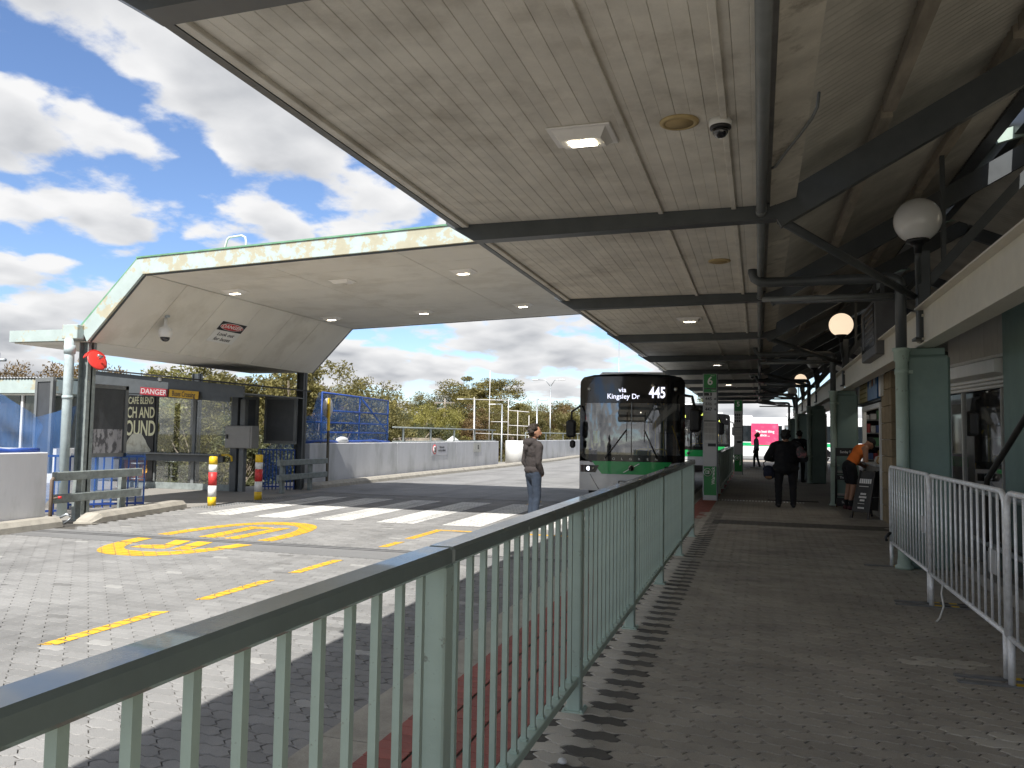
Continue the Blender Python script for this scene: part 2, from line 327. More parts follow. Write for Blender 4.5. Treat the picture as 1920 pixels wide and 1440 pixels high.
def streaks(m, sc_=(1.1,.07,1), dark=.74, lo=.5, hi=.72):
    """long darkened wheel tracks and drag marks"""
    nt = m.node_tree; L = nt.links.new; b = nt.nodes['Principled BSDF']; src = b.inputs['Base Color'].links[0].from_socket
    ge = N(nt, 'ShaderNodeNewGeometry'); mp = N(nt, 'ShaderNodeMapping'); mp.inputs['Scale'].default_value = sc_; L(ge.outputs['Position'], mp.inputs[0])
    n = N(nt, 'ShaderNodeTexNoise'); n.inputs['Scale'].default_value = 1.4; n.inputs['Detail'].default_value = 7; n.inputs['Roughness'].default_value = .62; L(mp.outputs[0], n.inputs['Vector'])
    w = N(nt, 'ShaderNodeMapRange'); w.inputs[1].default_value = lo; w.inputs[2].default_value = hi; w.inputs[3].default_value = 1; w.inputs[4].default_value = dark; L(n.outputs[0], w.inputs[0])
    s_ = N(nt, 'ShaderNodeVectorMath', operation='SCALE'); L(src, s_.inputs[0]); L(w.outputs[0], s_.inputs['Scale']); L(s_.outputs[0], b.inputs['Base Color'])
streaks(pav_road); streaks(road_m); streaks(pav_plat, (1.3,.5,1), .8)
spots(pav_plat, .012, .02, 2.6, .5); spots(pav_road, .02, .05, 1.1, .62)
pav_dark = M('charcoal_concrete_paver', (.115,.108,.096), .85, var=.12, vscale=2, bump=.25, bscale=140, islands=.1, grain=.16)
pav_pale = M('pale_concrete_paver', (.47,.44,.38), .85, var=.12, vscale=2, bump=.25, bscale=140, islands=.1, grain=.14)
pav_mid = M('faded_concrete_paver', (.40,.365,.32), .85, var=.12, vscale=2, bump=.25, bscale=140, islands=.1, grain=.14)
pav_red = M('red_clay_paver', (.3,.10,.08), .8, var=.16, vscale=4, bump=.22, bscale=110, islands=.14, grain=.12)
asphalt = M('grey_asphalt_strip', (.19,.19,.188), .9, var=.15, vscale=1.5, bump=.3, bscale=160, grain=.2, stretch=(.3,1,1))
stain = M('rubber_seal', (.06,.06,.062), .7, var=.2)

# road deck slab, its paving beyond the laid pieces, and the raised platform
b = MB(); b.box(-30,40,-14,112,-1.4,RZ-.007) if False else (b.box(-30,40,-14,20.3,-1.4,RZ-.0085), b.box(-14.3,40,20.3,112,-1.4,RZ-.0085)); road = tag(b.build('road', joint_m), kind='structure')
b = MB(); b.quad((-12.4,-13.9,RZ),(-2.0,-13.9,RZ),(-2.0,2.3,RZ),(-12.4,2.3,RZ)); b.quad((-12.4,19.125,RZ),(-1.2,19.125,RZ),(-1.2,111,RZ),(-12.4,111,RZ)); b.quad((-1.2,57,RZ),(39,57,RZ),(39,111,RZ),(-1.2,111,RZ))
b.build('far_paving', road_m, road)
LP, WP = .225, .1125
def paver_ring(a=.0105, b=.02, gap=.0065):
    L_, W_ = LP, WP; p = []
    for x, dy in ((0,0),(L_/8,a),(3*L_/8,-a),(5*L_/8,a),(7*L_/8,-a)): p.append((x, dy))
    p += [(L_,0),(L_+b,W_*.32),(L_-b,W_*.68)]
    for x, dy in ((L_,0),(7*L_/8,-a),(5*L_/8,a),(3*L_/8,-a),(L_/8,a)): p.append((x, W_+dy))
    p += [(0,W_),(-b,W_*.68),(b,W_*.32)]
    p = np.array(p)-np.array([L_/2, W_/2])
    p *= np.array([(L_-gap)/L_, (W_-gap)/W_]); return p
PR = paver_ring(); NP = len(PR); ins = PR*np.array([.965,.93])
pv_one = np.concatenate([np.c_[ins, np.zeros(NP)], np.c_[PR, np.full(NP,-.006)]])
pf_one = [tuple(range(NP))]+[(i, NP+i, NP+(i+1)%NP, (i+1)%NP) for i in range(NP)]
def fast_mesh(name, V, F, mats, mi=None):
    me = bpy.data.meshes.new(name); me.from_pydata(V.tolist() if hasattr(V,'tolist') else V, [], F)
    for m_ in mats: me.materials.append(m_)
    if mi is not None: me.polygons.foreach_set('material_index', mi)
    me.update(); return me
def lay(parent, name, cells, mats, z):
    """cells: (x, y, material index). The 300 seen largest become single pieces, the rest one part."""
    one = [fast_mesh(name, pv_one, pf_one, [m_]) for m_ in mats]
    keyed = []
    for c in cells:
        w = visible_dist(c[0], c[1], z); keyed.append((w if w else 1e6+random.random(), c))
    keyed.sort(key=lambda t: t[0])
    rng = random.Random(3)
    for w, (x, y, k) in keyed[:300]:
        inst(name, one[k], parent, (x, y, z+rng.uniform(-.0012,.0012)), (rng.gauss(0,.004), rng.gauss(0,.004), rng.gauss(0,.006)))
    V = []; F = []; MI = []; o = 0; nf = len(pf_one)
    for w, (x, y, k) in keyed[300:]:
        V.append(pv_one+np.array([x, y, z+rng.uniform(-.0012,.0012)])+np.c_[np.zeros(2*NP), np.zeros(2*NP), pv_one[:,0]*rng.gauss(0,.005)+pv_one[:,1]*rng.gauss(0,.006)])
        F += [tuple(o+i for i in f) for f in pf_one]; MI += [k]*nf; o += 2*NP
    ob = bpy.data.objects.new('paving_field', fast_mesh('paving_field', np.concatenate(V), F, mats, MI)); COL.objects.link(ob); ob.parent = parent; ob['kind'] = 'stuff'
BAND = (9.56, 10.34)                                   # movement joint that crosses the deck
cells = []; row = 0; y = 2.3+WP/2
while y < 19.1:
    if not (BAND[0]-.03 < y < BAND[1]+.03):
        x = -11.7+LP/2+(row % 2)*LP/2
        while x < -2.15-LP/2+.12:
            if not (x < -10.6 and 10.4 < y < 14.2 and x < -10.75-.18*(y-11)): cells.append((x, y, 0))
            x += LP
    y += WP; row += 1
rr = random.Random(17); cells = [(x, y, 1 if rr.random() < .012 else (2 if rr.random() < .012 else 0)) for (x, y, k) in cells]
lay(road, 'road_paver', cells, [pav_road, M('new_pale_paver', (.33,.325,.31), .86, var=.1, bump=.25, bscale=140, grain=.14), M('oily_paver', (.17,.167,.16), .8, var=.15, bump=.25, bscale=140, grain=.14)], RZ)
ROAD_CELLS = cells
b = MB(); b.box(-12.4,-2.12,BAND[0]-.02,BAND[1]+.02,RZ-.02,RZ-.001); b.build('joint_strip', asphalt, road)
b = MB()
for yy in (10.27, 10.15): b.bar((-12.3,yy-.25,RZ+.001),(-2.2,yy+.12,RZ+.001),.035,.004)
b.build('joint_seal', stain, road)

# --- painted markings: every paver top inside a stroke gets its own patch of paint, so joints stay open
def clip(poly, conv):
    out = poly
    for i in range(len(conv)):
        ax, ay = conv[i]; bx, by = conv[(i+1) % len(conv)]; res = []
        sd = lambda p: (bx-ax)*(p[1]-ay)-(by-ay)*(p[0]-ax)
        for j in range(len(out)):
            p, q = out[j], out[(j+1) % len(out)]; sp, sq = sd(p), sd(q)
            if sp >= 0: res.append(p)
            if (sp >= 0) != (sq >= 0):
                t = sp/(sp-sq); res.append((p[0]+(q[0]-p[0])*t, p[1]+(q[1]-p[1])*t))
        out = res
        if len(out) < 3: return []
    return out
def ccw(q):
    a = sum(q[i][0]*q[(i+1)%len(q)][1]-q[(i+1)%len(q)][0]*q[i][1] for i in range(len(q))); return q if a > 0 else q[::-1]
def paint(name, strokes, mat, dz=.0035, slabs=()):
    mb = MB()
    for st in strokes:
        st = ccw(st); x0 = min(p[0] for p in st)-.15; x1 = max(p[0] for p in st)+.15; y0 = min(p[1] for p in st)-.1; y1 = max(p[1] for p in st)+.1
        for (x, y, k) in ROAD_CELLS:
            if x0 < x < x1 and y0 < y < y1:
                c = clip([(x+p[0], y+p[1]) for p in ins], st)
                if len(c) >= 3: mb.add([(p[0], p[1], RZ+dz) for p in c], [tuple(range(len(c)))])
        for sl in slabs:
            c = clip(sl, st)
            if len(c) >= 3: mb.add([(p[0], p[1], RZ+dz) for p in c], [tuple(range(len(c)))])
    return mb.build(name, mat, road)
white_line = M('worn_white_road_paint', (.74,.73,.69), .7, var=.16, vscale=2.2, grain=.1, col2=(.34,.335,.32), c2scale=6, c2lo=.56, c2hi=.7, stretch=(2.2,.5,1))
streaks(white_line, (1.6,.12,1), .62, .5, .7)
yellow_line = M('yellow_road_paint', (.78,.44,.03), .65, var=.14, vscale=3, grain=.1, col2=(.40,.28,.08), c2scale=7, c2lo=.56, c2hi=.7, stretch=(2.2,.6,1))
for k in range(7):
    x0 = -10.43+k*1.256
    if k == 6: x0 = -2.95
    paint('zebra_stripe', [[(x0,13.15+.06*k),(x0+.72,13.2+.06*k),(x0+.62,18.0+.04*k),(x0-.09,17.9+.04*k)]], white_line)
for (ya, yb) in ((2.7,4.0),(4.83,6.05),(6.6,7.7),(8.2,9.22),(10.5,11.08)):
    paint('lane_dash', [[(-5.21,ya),(-5.08,ya+.06),(-5.08,yb+.06),(-5.21,yb)]], yellow_line, slabs=[[(-12,9.54),(-2.2,9.54),(-2.2,10.36),(-12,10.36)]])
paint('bay_corner_line', [[(-5.24,11.46),(-5.1,11.5),(-5.1,12.62),(-5.24,12.62)],[(-5.24,12.62),(-2.4,12.74),(-2.4,12.88),(-5.24,12.76)]], yellow_line)
paint('bay_edge_line', [[(-5.2,18.0),(-5.06,18.0),(-5.06,19.1),(-5.2,19.1)]], yellow_line)
# long oval roundel, cut where it crosses the joint
def oval(cx, cy, a, l, n=44): return [(cx+a*math.copysign(abs(math.cos(t))**.8, math.cos(t)), cy+l*math.copysign(abs(math.sin(t))**.9, math.sin(t))) for t in [2*math.pi*i/n for i in range(n)]]
oo, oi = oval(-7.93,10.58,1.03,2.06), oval(-7.93,10.58,.78,1.68)
ringq = []
for i in range(44):
    q = [oo[i], oo[(i+1)%44], oi[(i+1)%44], oi[i]]
    for lo, hi in ((8,9.98),(10.33,13)):
        c = clip(ccw(q), [(-12,lo),(-2,lo),(-2,hi),(-12,hi)])
        if len(c) >= 3: ringq.append(c)
gs = [[(-12,9.54),(-2.2,9.54),(-2.2,9.98),(-12,9.98)]]
paint('oval_road_symbol', ringq, yellow_line, slabs=gs)
figs = [[(-8.32,9.14),(-7.96,9.14),(-8.06,9.5),(-8.33,9.38)],[(-7.96,9.14),(-7.78,9.2),(-7.88,9.63),(-8.06,9.5)],[(-8.06,9.5),(-7.88,9.63),(-7.99,10.0),(-8.25,9.98)],
        [(-7.66,9.17),(-7.42,9.25),(-7.6,9.98),(-7.86,9.98),(-7.72,9.4)],
        [(-8.2,10.36),(-7.92,10.36),(-8.02,11.6),(-8.28,11.87)],[(-8.28,11.87),(-8.02,11.6),(-7.77,11.66),(-7.8,11.85)],[(-7.92,10.36),(-7.84,10.55),(-7.87,10.9)],
        [(-7.74,10.36),(-7.5,10.42),(-7.53,11.92),(-7.74,11.88)]]
paint('road_symbol_figures', figs, yellow_line, slabs=gs)

# platform slab, its pavers, the red strip and the kerbs
b = MB(); b.box(-1.72,30,-14,56.5,-1.3,-.0085); plat = tag(b.build('platform', joint_m), kind='structure')
b = MB(); b.quad((-1.3,16.6,-.002),(12,16.6,-.002),(12,56.4,-.002),(-1.3,56.4,-.002)); b.quad((-1.1,-13.9,-.002),(12,-13.9,-.002),(12,2.2,-.002),(-1.1,2.2,-.002)); b.build('far_paving', plat_m, plat)
cells = []; row = 0; y = 2.2+WP/2; rr = random.Random(11)
while y < 16.55:
    x = -1.12+LP/2+(row % 2)*LP/2
    skip = 10.02 < y < 10.2
    while x < 3.3 and not skip:
        k = 0
        if x < -.88: k = 2
        elif x < -.66 and row % 2 == 0: k = 1
        elif 14.45 < y < 15.15: k = 1
        elif 14.1 < y < 14.3 and .1 < x < 1.3: k = 2
        elif 6.02 < y < 6.25 and .85+(y < 6.13)*-.0+.12*(y>6.13) < x < 1.45: k = 2
        elif 5.66 < y < 5.77 and .42 < x < .9: k = 3
        elif 4.5 < y < 4.74 and 1.0+(y < 4.62)*.12 < x < 1.7: k = 2
        if rr.random() < .006: k = 2
        cells.append((x, y, k)); x += LP
    y += WP; row += 1
lay(plat, 'platform_paver', cells, [pav_plat, pav_dark, pav_pale, pav_mid], 0.)
b = MB(); b.bar((-1.1,10.13,-.004),(3.3,10.08,-.004),.07,.012); b.build('joint_cover', M('pale_joint_cover', (.3,.285,.24), .7), plat)
rb = MB(); rb.box(-.1,.1,-.048,.048,-.006,0,.0025); red_me = rb.mesh('red_brick', pav_red)
rng = random.Random(5); y = 2.0; row = 0; far = MB(); nred = 0
while y < 15.2:
    for kx in range(3):
        x = -1.665+kx*.212+(.0 if row % 2 else .0)
        if nred < 290: inst('red_brick', red_me, plat, (x, y, rng.uniform(-.001,.001)), (rng.gauss(0,.005), rng.gauss(0,.005), rng.gauss(0,.006))); nred += 1
        else: far.box(x-.1,x+.1,y-.048,y+.048,-.006,0,.0025)
    y += .1; row += 1
o = far.build('red_brick_field', pav_red, plat); o['kind'] = 'stuff'
b = MB(); b.quad((-1.35,15.2,-.001),(-.95,15.2,-.001),(-.95,56,-.001),(-1.35,56,-.001)); b.build('red_edge_paving', pav_red, plat)
for lo, k in ((15.25,0),(16.0,1)):                      # tactile strips and the covered trench before the crossing
    pass
tac = MB()
for i in range(28):
    for j in range(4): tac.lathe((-.9+i*.07, 19.75+j*.07+.03*i*.0, 0), [(.018,0),(.016,.005),(.008,.006)], 8)
tac.build('tactile_studs', white_p, plat)
b = MB(); b.box(.2,1.35,20.2,20.5,-.004,.003); b.build('trench_cover', M('dark_trench_cover', (.03,.028,.025), .8), plat)
tac = MB()
for i in range(24):
    for j in range(3): tac.lathe((-.9+i*.07, 40.5+j*.07, 0), [(.02,0),(.017,.006),(.008,.007)], 8)
tac.build('tactile_studs', white_p, plat)
# platform kerb, laid in lengths
kerb = tag(thing('platform_kerb', None, None), kind='structure')
pts = [(-2.1,y_) for y_ in np.arange(-12, 14.0, 1.2)]+[(-2.1,14.4),(-1.9,16.0),(-1.66,17.6)]+[(-1.62,y_) for y_ in np.arange(19.0, 56.5, 1.5)]
for (xa, ya), (xb, yb) in zip(pts[:-1], pts[1:]):
    w = .34; k = MB(); yb2 = yb-.008
    k.prism([(xa,ya,-.6),(xa+w,ya,-.6),(xa+w,ya,-.002),(xa+.03,ya,-.002),(xa,ya,-.03)], (xb-xa, yb2-ya, 0)); k.build('kerb_stone', kerb_c, kerb)
# kerbs on the far side of the roadway
fk = tag(thing('roadside_kerb', None, None), kind='structure')
def kerb_run(pl, w=.28, h=.16, nose=(False, False)):
    for i in range(len(pl)-1):
        a, b_ = Vector(pl[i]), Vector(pl[i+1]); d = (b_-a); n = Vector((d.y,-d.x,0)).normalized()*-1
        n = Vector((-abs(n.x), n.y if n.x < 0 else -n.y, 0)) if n.x else n
        L_ = d.length; seg = max(1, round(L_/2.4))
        for s_ in range(seg):
            p, q = a+d*(s_/seg), a+d*((s_+1)/seg)-d.normalized()*.012; k = MB()
            h0 = .02 if (nose[0] and i == 0 and s_ == 0) else h
            def sec(p_, hh): return [p_, p_+n*(w+.06), p_+n*(w+.06)+Vector((0,0,hh)), p_+n*.09+Vector((0,0,hh)), p_+n*.015+Vector((0,0,hh*.55))]
            if h0 != h:
                e = p+d.normalized()*.32
                A, B, C_ = sec(p, .03), sec(e, h), sec(q, h); k.add(A+B+C_, [(0,1,2,3,4),(14,13,12,11,10)]+[(5*r+j, 5*r+5+j, 5*r+5+(j+1)%5, 5*r+(j+1)%5) for r in (0,1) for j in range(5)])
            else:
                A, B = sec(p, h), sec(q, h); k.add(A+B, [(0,1,2,3,4),(9,8,7,6,5)]+[(j, 5+j, 5+(j+1)%5, (j+1)%5) for j in range(5)])
            k.build('kerb_stone', kerb_c, fk)
kerb_run([(-10.75,2.0,RZ),(-10.95,10.55,RZ)])
kerb_run([(-10.82,11.0,RZ),(-11.32,14.0,RZ)], nose=(True,False))
kerb_run([(-11.95,19.75,RZ),(-11.9,30,RZ),(-11.75,38,RZ),(-11.9,48,RZ),(-12.6,62,RZ),(-14,80,RZ)], nose=(True,False))
walk_m = M('footpath_concrete', (.27,.255,.23), .88, var=.15, vscale=1.2, bump=.15, bscale=70, grain=.1)
b = MB(); b.box(-25,-11.42,10.6,19.9,-.6,RZ+.002); b.box(-25,-11.1,-13,10.6,-.6,RZ-.002); b.box(-14.2,-12.0,19.9,80,-.6,RZ-.002); tag(b.build('footpath', walk_m), kind='structure')
tacw = MB()
for i in range(42):
    for j in range(6): tacw.lathe((-11.32+.07*j-.02, 14.2+i*.09, RZ), [(.02,0),(.017,.006),(.009,.007)], 6)
o = tacw.build('tactile_studs', steel_md, road)
# ================================================================== platform canopy
canopy = thing('platform_canopy', 'long platform canopy with beige boarded soffit, charcoal beams and corrugated pitched roof', 'canopy')
YB = [-1.55+4.55*i for i in range(12)]
XL, XR, ZS = -2.9, .06, 3.6
for yb in YB:
    b = MB(); x0 = XL-.14
    b.prism([(x0,yb-.07,3.86),(x0,yb-.07,3.62),(XL+.16,yb-.07,3.435),(.16,yb-.07,3.475),(.16,yb-.07,3.86)], (0,.15,0))
    b.box(x0+.30,.16,yb-.10,yb+.11,3.425,3.44) if False else None
    b.build('beam', steel_dk, canopy)
# boards between the beams
nb = 15; bw = (XR-XL-.1)/nb
trims = (-.87, -.21)
for i in range(len(YB)-1):
    ya, yb = YB[i]+.085, YB[i+1]-.075
    me = None
    for k in range(nb):
        x0 = XL+.1+k*bw
        mb = MB(); xm = x0+bw/2; mb.prism([(x0+.001,ya,ZS+.018),(x0+.001,ya,ZS+.003),(x0+.004,ya,ZS),(xm-.003,ya,ZS),(xm,ya,ZS+.0025),(xm+.003,ya,ZS),(x0+bw-.004,ya,ZS),(x0+bw-.001,ya,ZS+.003),(x0+bw-.001,ya,ZS+.018)], (0,yb-ya,0)); mb.build('soffit_board', beige, canopy)
    mb = MB()
    for t in trims: mb.box(t-.022,t+.022,ya,yb,ZS-.022,ZS-.001,.004)
    mb.box(XL+.04,XL+.11,ya,yb,ZS-.03,ZS+.02,.006)
    mb.build('cover_strip', beige, canopy)
b = MB(); b.box(XL-.02,XL+.04,YB[0],YB[-1],ZS-.035,ZS+.3); b.build('edge_gutter', steel_dk, canopy)
b = MB(); b.box(XL+.02,.16,YB[0],YB[-1],ZS+.27,ZS+.3); b.box(XL+.05,.16,YB[0],YB[-1],ZS+.022,ZS+.03); b.build('roof_deck', M('flat_roof_sheet', (.3,.3,.3), .6), canopy)
# board between soffit and pitched roof
ROOF_S, ROOF_Z = .56, 3.78
rz = lambda x: ROOF_Z+ROOF_S*x
b = MB(); b.prism([(.105,YB[0],3.585),(.33,YB[0],3.66),(.33,YB[0],3.70),(.105,YB[0],3.63)], (0,YB[-1]-YB[0],0)); b.build('eaves_board', M('dirty_fibre_cement', (.6,.56,.48), .85, var=.2, vscale=3, bump=.3, bscale=30, col2=(.2,.17,.13), c2scale=4, c2lo=.55, c2hi=.75), canopy)
# corrugated sheet, ridges running up the slope
def corrugated(xa, xb, za, zb, y0, y1, pitch=.1, amp=.017, per=8):
    n = int((y1-y0)/pitch*per); V = []; F = []
    for i in range(n+1):
        y = y0+(y1-y0)*i/n; dz = amp*math.cos(2*math.pi*(y-y0)/pitch); V += [(xa,y,za+dz),(xb,y,zb+dz)]
    for i in range(n): F.append((2*i,2*i+1,2*i+3,2*i+2))
    return V, F
corr_m = M('dull_corrugated_sheet', (.5,.48,.43), .5, .0, var=.2, vscale=2)
V, F = corrugated(.2,2.88,rz(.2)+.12,rz(2.88)+.12,YB[0]-.2,YB[-1]+.3); c = fast_mesh('roof_sheet', V, F, [corr_m]); inst('roof_sheet', c, canopy)
V, F = corrugated(3.4,11,5.72,2.4,YB[0]-.2,YB[-1]+.3); inst('roof_sheet', fast_mesh('roof_sheet', V, F, [corr_m]), canopy)
b = MB(); b.bar((2.93,YB[0],rz(2.93)+.12),(2.93,YB[-1],rz(2.93)+.12),.16,.2); b.build('ridge_trim', steel_dk, canopy)
b = MB(); b.bar((3.38,YB[0],5.74),(3.38,YB[-1],5.74),.14,.2); b.build('ridge_trim', steel_dk, canopy)
for (ya_, yb_) in ((YB[0],9.2),(12.25,YB[-1])):
    b = MB(); b.box(2.86,3.46,ya_,yb_,5.82,5.85); b.build('ridge_cap', steel_dk, canopy)
purl_m = M('dirty_timber_purlin', (.4,.35,.28), .85, var=.3, vscale=6, bump=.4, bscale=25, stretch=(1,.25,1))
for px_ in (1.1, 2.15):
    for i in range(len(YB)-1):
        b = MB(); b.bar((px_,YB[i]+.07,rz(px_)+.03),(px_,YB[i+1]-.07,rz(px_)+.03),.1,.13); b.build('purlin', purl_m, canopy)
for yb in YB:
    b = MB(); b.bar((.14,yb,3.52),(3.75,yb,3.52+.56*3.61),.11,.26); b.build('rafter', steel_dk, canopy)
    b = MB(); b.bar((3.75,yb,5.45),(10.5,yb,2.45),.11,.26); b.build('rafter', steel_dk, canopy)
    if yb > 5:
        b = MB(); b.bar((3.1,yb+.02,5.62),(3.68,yb+.02,5.76),.08,.16); b.build('lantern_bar', sage, canopy)
YC = [1.53+9.1*k for k in range(6)]                     # column centres
for yc in YC:                                           # struts, brackets and ties above each column
    cx, cy, cz = 1.9, yc, 3.27
    b = MB(); b.box(1.84,1.98,yc-.09,yc+.09,2.72,3.78,.01); b.box(1.80,2.02,yc-.13,yc+.13,2.70,2.73); b.build('column_bracket', steel_dk, canopy)
    for yb in (yc-3.08, yc+1.47):
        b = MB(); b.tube([(.2,yb,3.47),(1.8,yc,3.24)], .045, 10); b.build('strut', steel_dk, canopy)
    b = MB(); b.bar((1.92,yc,3.35),(3.5,yc,5.2),.09,.11); b.build('brace', steel_dk, canopy)
    b = MB(); b.bar((2.14,yc,3.62),(2.14,yc,rz(2.14)),.05,.05); b.build('hanger', steel_dk, canopy)
for i in range(len(YC)-1):                              # cream I-beams from column to column
    y0, y1 = YC[i]+.14, YC[i+1]-.14
    b = MB(); b.box(1.885,1.9,y0,y1,2.615,3.05); b.box(1.79,1.995,y0-.03,y1+.03,2.595,2.613); b.box(1.79,1.995,y0-.03,y1+.03,3.052,3.07)
    for yy in (y0+.03,y1-.03):
        for zz in (2.7,2.98): b.lathe((1.872,yy,zz),[(.016,-.012),(.016,.012)],8,'x')
    b.build('cream_girder', cream_beam, canopy)
# pipe under the soffit, in lengths
for i in range(len(YB)-1):
    b = MB(); b.tube([(.03,YB[i]+.12,3.53),(.03,YB[i+1]-.1,3.53)], .042, 12); b.lathe((.03,YB[i+1]-.16,3.53),[(.05,-.05),(.05,.05)],12,'y'); b.build('soffit_pipe', steel_md, canopy)
b = MB(); b.tube([(.105,6.35,3.57),(.13,6.3,3.565),(.2,6.05,3.585),(.28,5.8,3.61),(.35,5.62,3.65),(.385,5.6,3.72),(.40,5.66,3.84)], .011, 8); b.build('conduit', steel_md, canopy)

# columns
for i, yc in enumerate(YC):
    if i == 0: continue
    names = ['', 'nearest wide green column behind the steel barriers', 'wide green column beside the kiosk sign boards', 'wide green column third along the platform', 'wide green column fourth along the platform', 'wide green column farthest along the platform']
    t = thing('column', names[i], 'column', (1.91, yc, 0), 0, 'green columns along the platform')
    b = MB(); b.box(-.235,.235,-.235,.235,0,2.5,.03); b.build('shaft', sage_dark, t)
    b = MB(); b.box(-.19,.19,-.19,.19,2.5,2.59,.01); b.build('cap', sage_dark, t)
    d = thing('drainpipe', ['', 'dark drainpipe turning down beside the nearest green column', 'drainpipe standing by the news rack and the kiosk column', 'drainpipe by the third green column', 'drainpipe by the fourth green column', 'drainpipe by the farthest green column'][i], 'pipe', (0, yc-.26, 0), 0, 'drainpipes by the green columns')
    b = MB(); b.tube([(1.62,0,2.55),(1.62,0,3.30),(1.62,0,3.34),(1.60,0,3.39),(1.55,0,3.42),(1.5,0,3.43),(.12,0,3.43),(.03,0,3.44),(-.04,0,3.49),(-.06,0,3.56),(-.06,0,3.6)], .062, 14); b.build('upper_pipe', steel_dk, d)
    b = MB(); b.lathe((1.62,0,0),[(.1,0),(.1,.03),(.075,.05),(.075,.1),(.07,.1),(.07,2.42),(.085,2.43),(.085,2.54),(.1,2.55),(.1,2.58),(.06,2.585)],16); b.build('lower_pipe', sage, d)
    for z in (.9, 2.3):
        b = MB(); b.lathe((1.62,0,z),[(.078,-.03),(.078,.03)],14); b.box(1.66,1.74,-.015,.015,z-.02,z+.02); b.build('clip', sage, d)
    b = MB(); b.tube([(.05,.12,3.24),(1.56,.12,3.24)], .032, 10); b.build('conduit', steel_md, d)
# globe lamps
globe_off = M('milky_globe', (.86,.85,.84), .12, var=.03, spec=.5, coat=.3)
globe_on = M('lit_globe', (1,.79,.56), emit=.46); globe_on2 = M('dim_lit_globe', (.9,.8,.62), emit=.35)
gl_l = ['', 'unlit white globe lamp above the nearest green column', 'glowing warm globe lamp above the kiosk', 'unlit globe lamp above the third column', 'glowing globe lamp above the fourth column', 'unlit globe lamp above the farthest column']
for i, yc in enumerate(YC):
    if i == 0: continue
    t = thing('globe_lamp', gl_l[i], 'lamp', (1.79, yc-.4, 3.4), 0, 'globe lamps over the columns')
    prof = [(.26*math.sin(a), .67-.26*math.cos(a)) for a in [R(26+ (180-26)*k/18) for k in range(19)]]
    b = MB(); b.lathe((0,0,0), prof[:-1]+[(.004,.93)], 28); b.build('globe', globe_on if i in (2,4) else globe_off, t)
    b = MB(); b.lathe((0,0,0), [(.04,.28),(.045,.36),(.09,.40),(.125,.41),(.125,.445),(.11,.45)], 18); b.build('fitter', black_p, t)
    b = MB(); b.tube([(0,0,.30),(0,.03,.22),(.05,.3,.06),(.08,.38,-.1)], .032, 10); b.build('arm', steel_dk, t)
t = thing('globe_lamp', 'pale globe lamp cut by the right picture edge behind the cream beam', 'lamp', (3.36, 10.4, 3.55), 0, 'globe lamps over the columns')
b = MB(); b.lathe((0,0,0), prof[:-1]+[(.004,.93)], 28); b.build('globe', globe_on2, t)
b = MB(); b.lathe((0,0,0), [(.04,-.1),(.045,.36),(.09,.40),(.125,.41),(.125,.445),(.11,.45)], 18); b.bar((0,0,-.1),(0,.2,-.3),.05,.05); b.build('fitter', black_p, t)

# recessed ceiling luminaires
def lum_meshes():
    body = MB(); body.box(-.31,.31,-.24,.24,-.018,0,.012); body.prism([(-.25,-.2,-.018),(.25,-.2,-.018),(.21,-.15,-.085),(-.21,-.15,-.085)], (0,.001,0)) if False else None
    body.add([(-.26,-.2,-.018),(.26,-.2,-.018),(.26,.2,-.018),(-.26,.2,-.018),(-.2,-.12,-.085),(.2,-.12,-.085),(.2,.17,-.06),(-.2,.17,-.06)], [(0,1,5,4),(1,2,6,5),(2,3,7,6),(3,0,4,7),(4,5,6,7)])
    lens = MB(); lens.box(-.125,.125,-.075,.09,-.0945,-.0915); 
    lens.v = [(x,y,z+(y+.12)*.086) for x,y,z in lens.v]
    vents = MB()
    for k in (-.06,-.04,-.01,.01,.04,.06): vents.box(k-.005,k+.005,.1,.13,-.074,-.066)
    vents.box(-.1,.12,.185,.22,-.022,-.0185)
    return body.mesh('housing', white_p), lens.mesh('lens', led), vents.mesh('vent', ink_k)
lum_white = M('luminaire_housing', (.85,.83,.8), .5, var=.05)
LB, LL, LV = lum_meshes(); LB.materials[0] = lum_white
LED_OFF = LL.copy(); LED_OFF.materials[0] = M('unlit_lens', (.7,.66,.55), .3)
def luminaire(loc, label, group, rot=(0,0,0), on=True):
    t = thing('ceiling_light', label, 'light', loc, 0, group); t.rotation_euler = rot; t.scale = (.72,.8,.8)
    inst('housing', LB, t); inst('lens', LL if on else LED_OFF, t); inst('vent', LV, t); return t
luminaire((-1.17,5.38,ZS-.001), 'large lit ceiling light nearest in the boarded canopy', 'lights in the platform canopy')
luminaire((-1.17,14.46,ZS-.001), 'lit ceiling light in the third canopy bay', 'lights in the platform canopy')
luminaire((-1.12,23.4,ZS-.001), 'lit ceiling light deeper along the canopy above the stop sign', 'lights in the platform canopy')
luminaire((-1.12,32.5,ZS-.001), 'small lit ceiling light far along the canopy', 'lights in the platform canopy')
spk = M('yellowed_speaker_grille', (.46,.35,.17), .6, var=.12)
for (x, y, lb) in ((-.5,5.32,'round yellowed speaker in the nearest soffit bay'),(-.44,9.75,'round yellowed speaker in the second soffit bay')):
    t = thing('ceiling_speaker', lb, 'speaker', (x,y,ZS), 0, 'ceiling speakers')
    b = MB(); b.lathe((0,0,0),[(.13,0),(.128,-.012),(.1,-.02),(.097,-.014)],28); b.build('rim', spk, t)
    b = MB(); b.lathe((0,0,0),[(.096,-.006),(.094,-.015),(.02,-.018)],24); b.build('grille', M('speaker_mesh', (.38,.28,.13), .7, bump=.4, bscale=400), t)
smoke = M('smoked_dome', (.01,.01,.014), .05, var=0, coat=1)
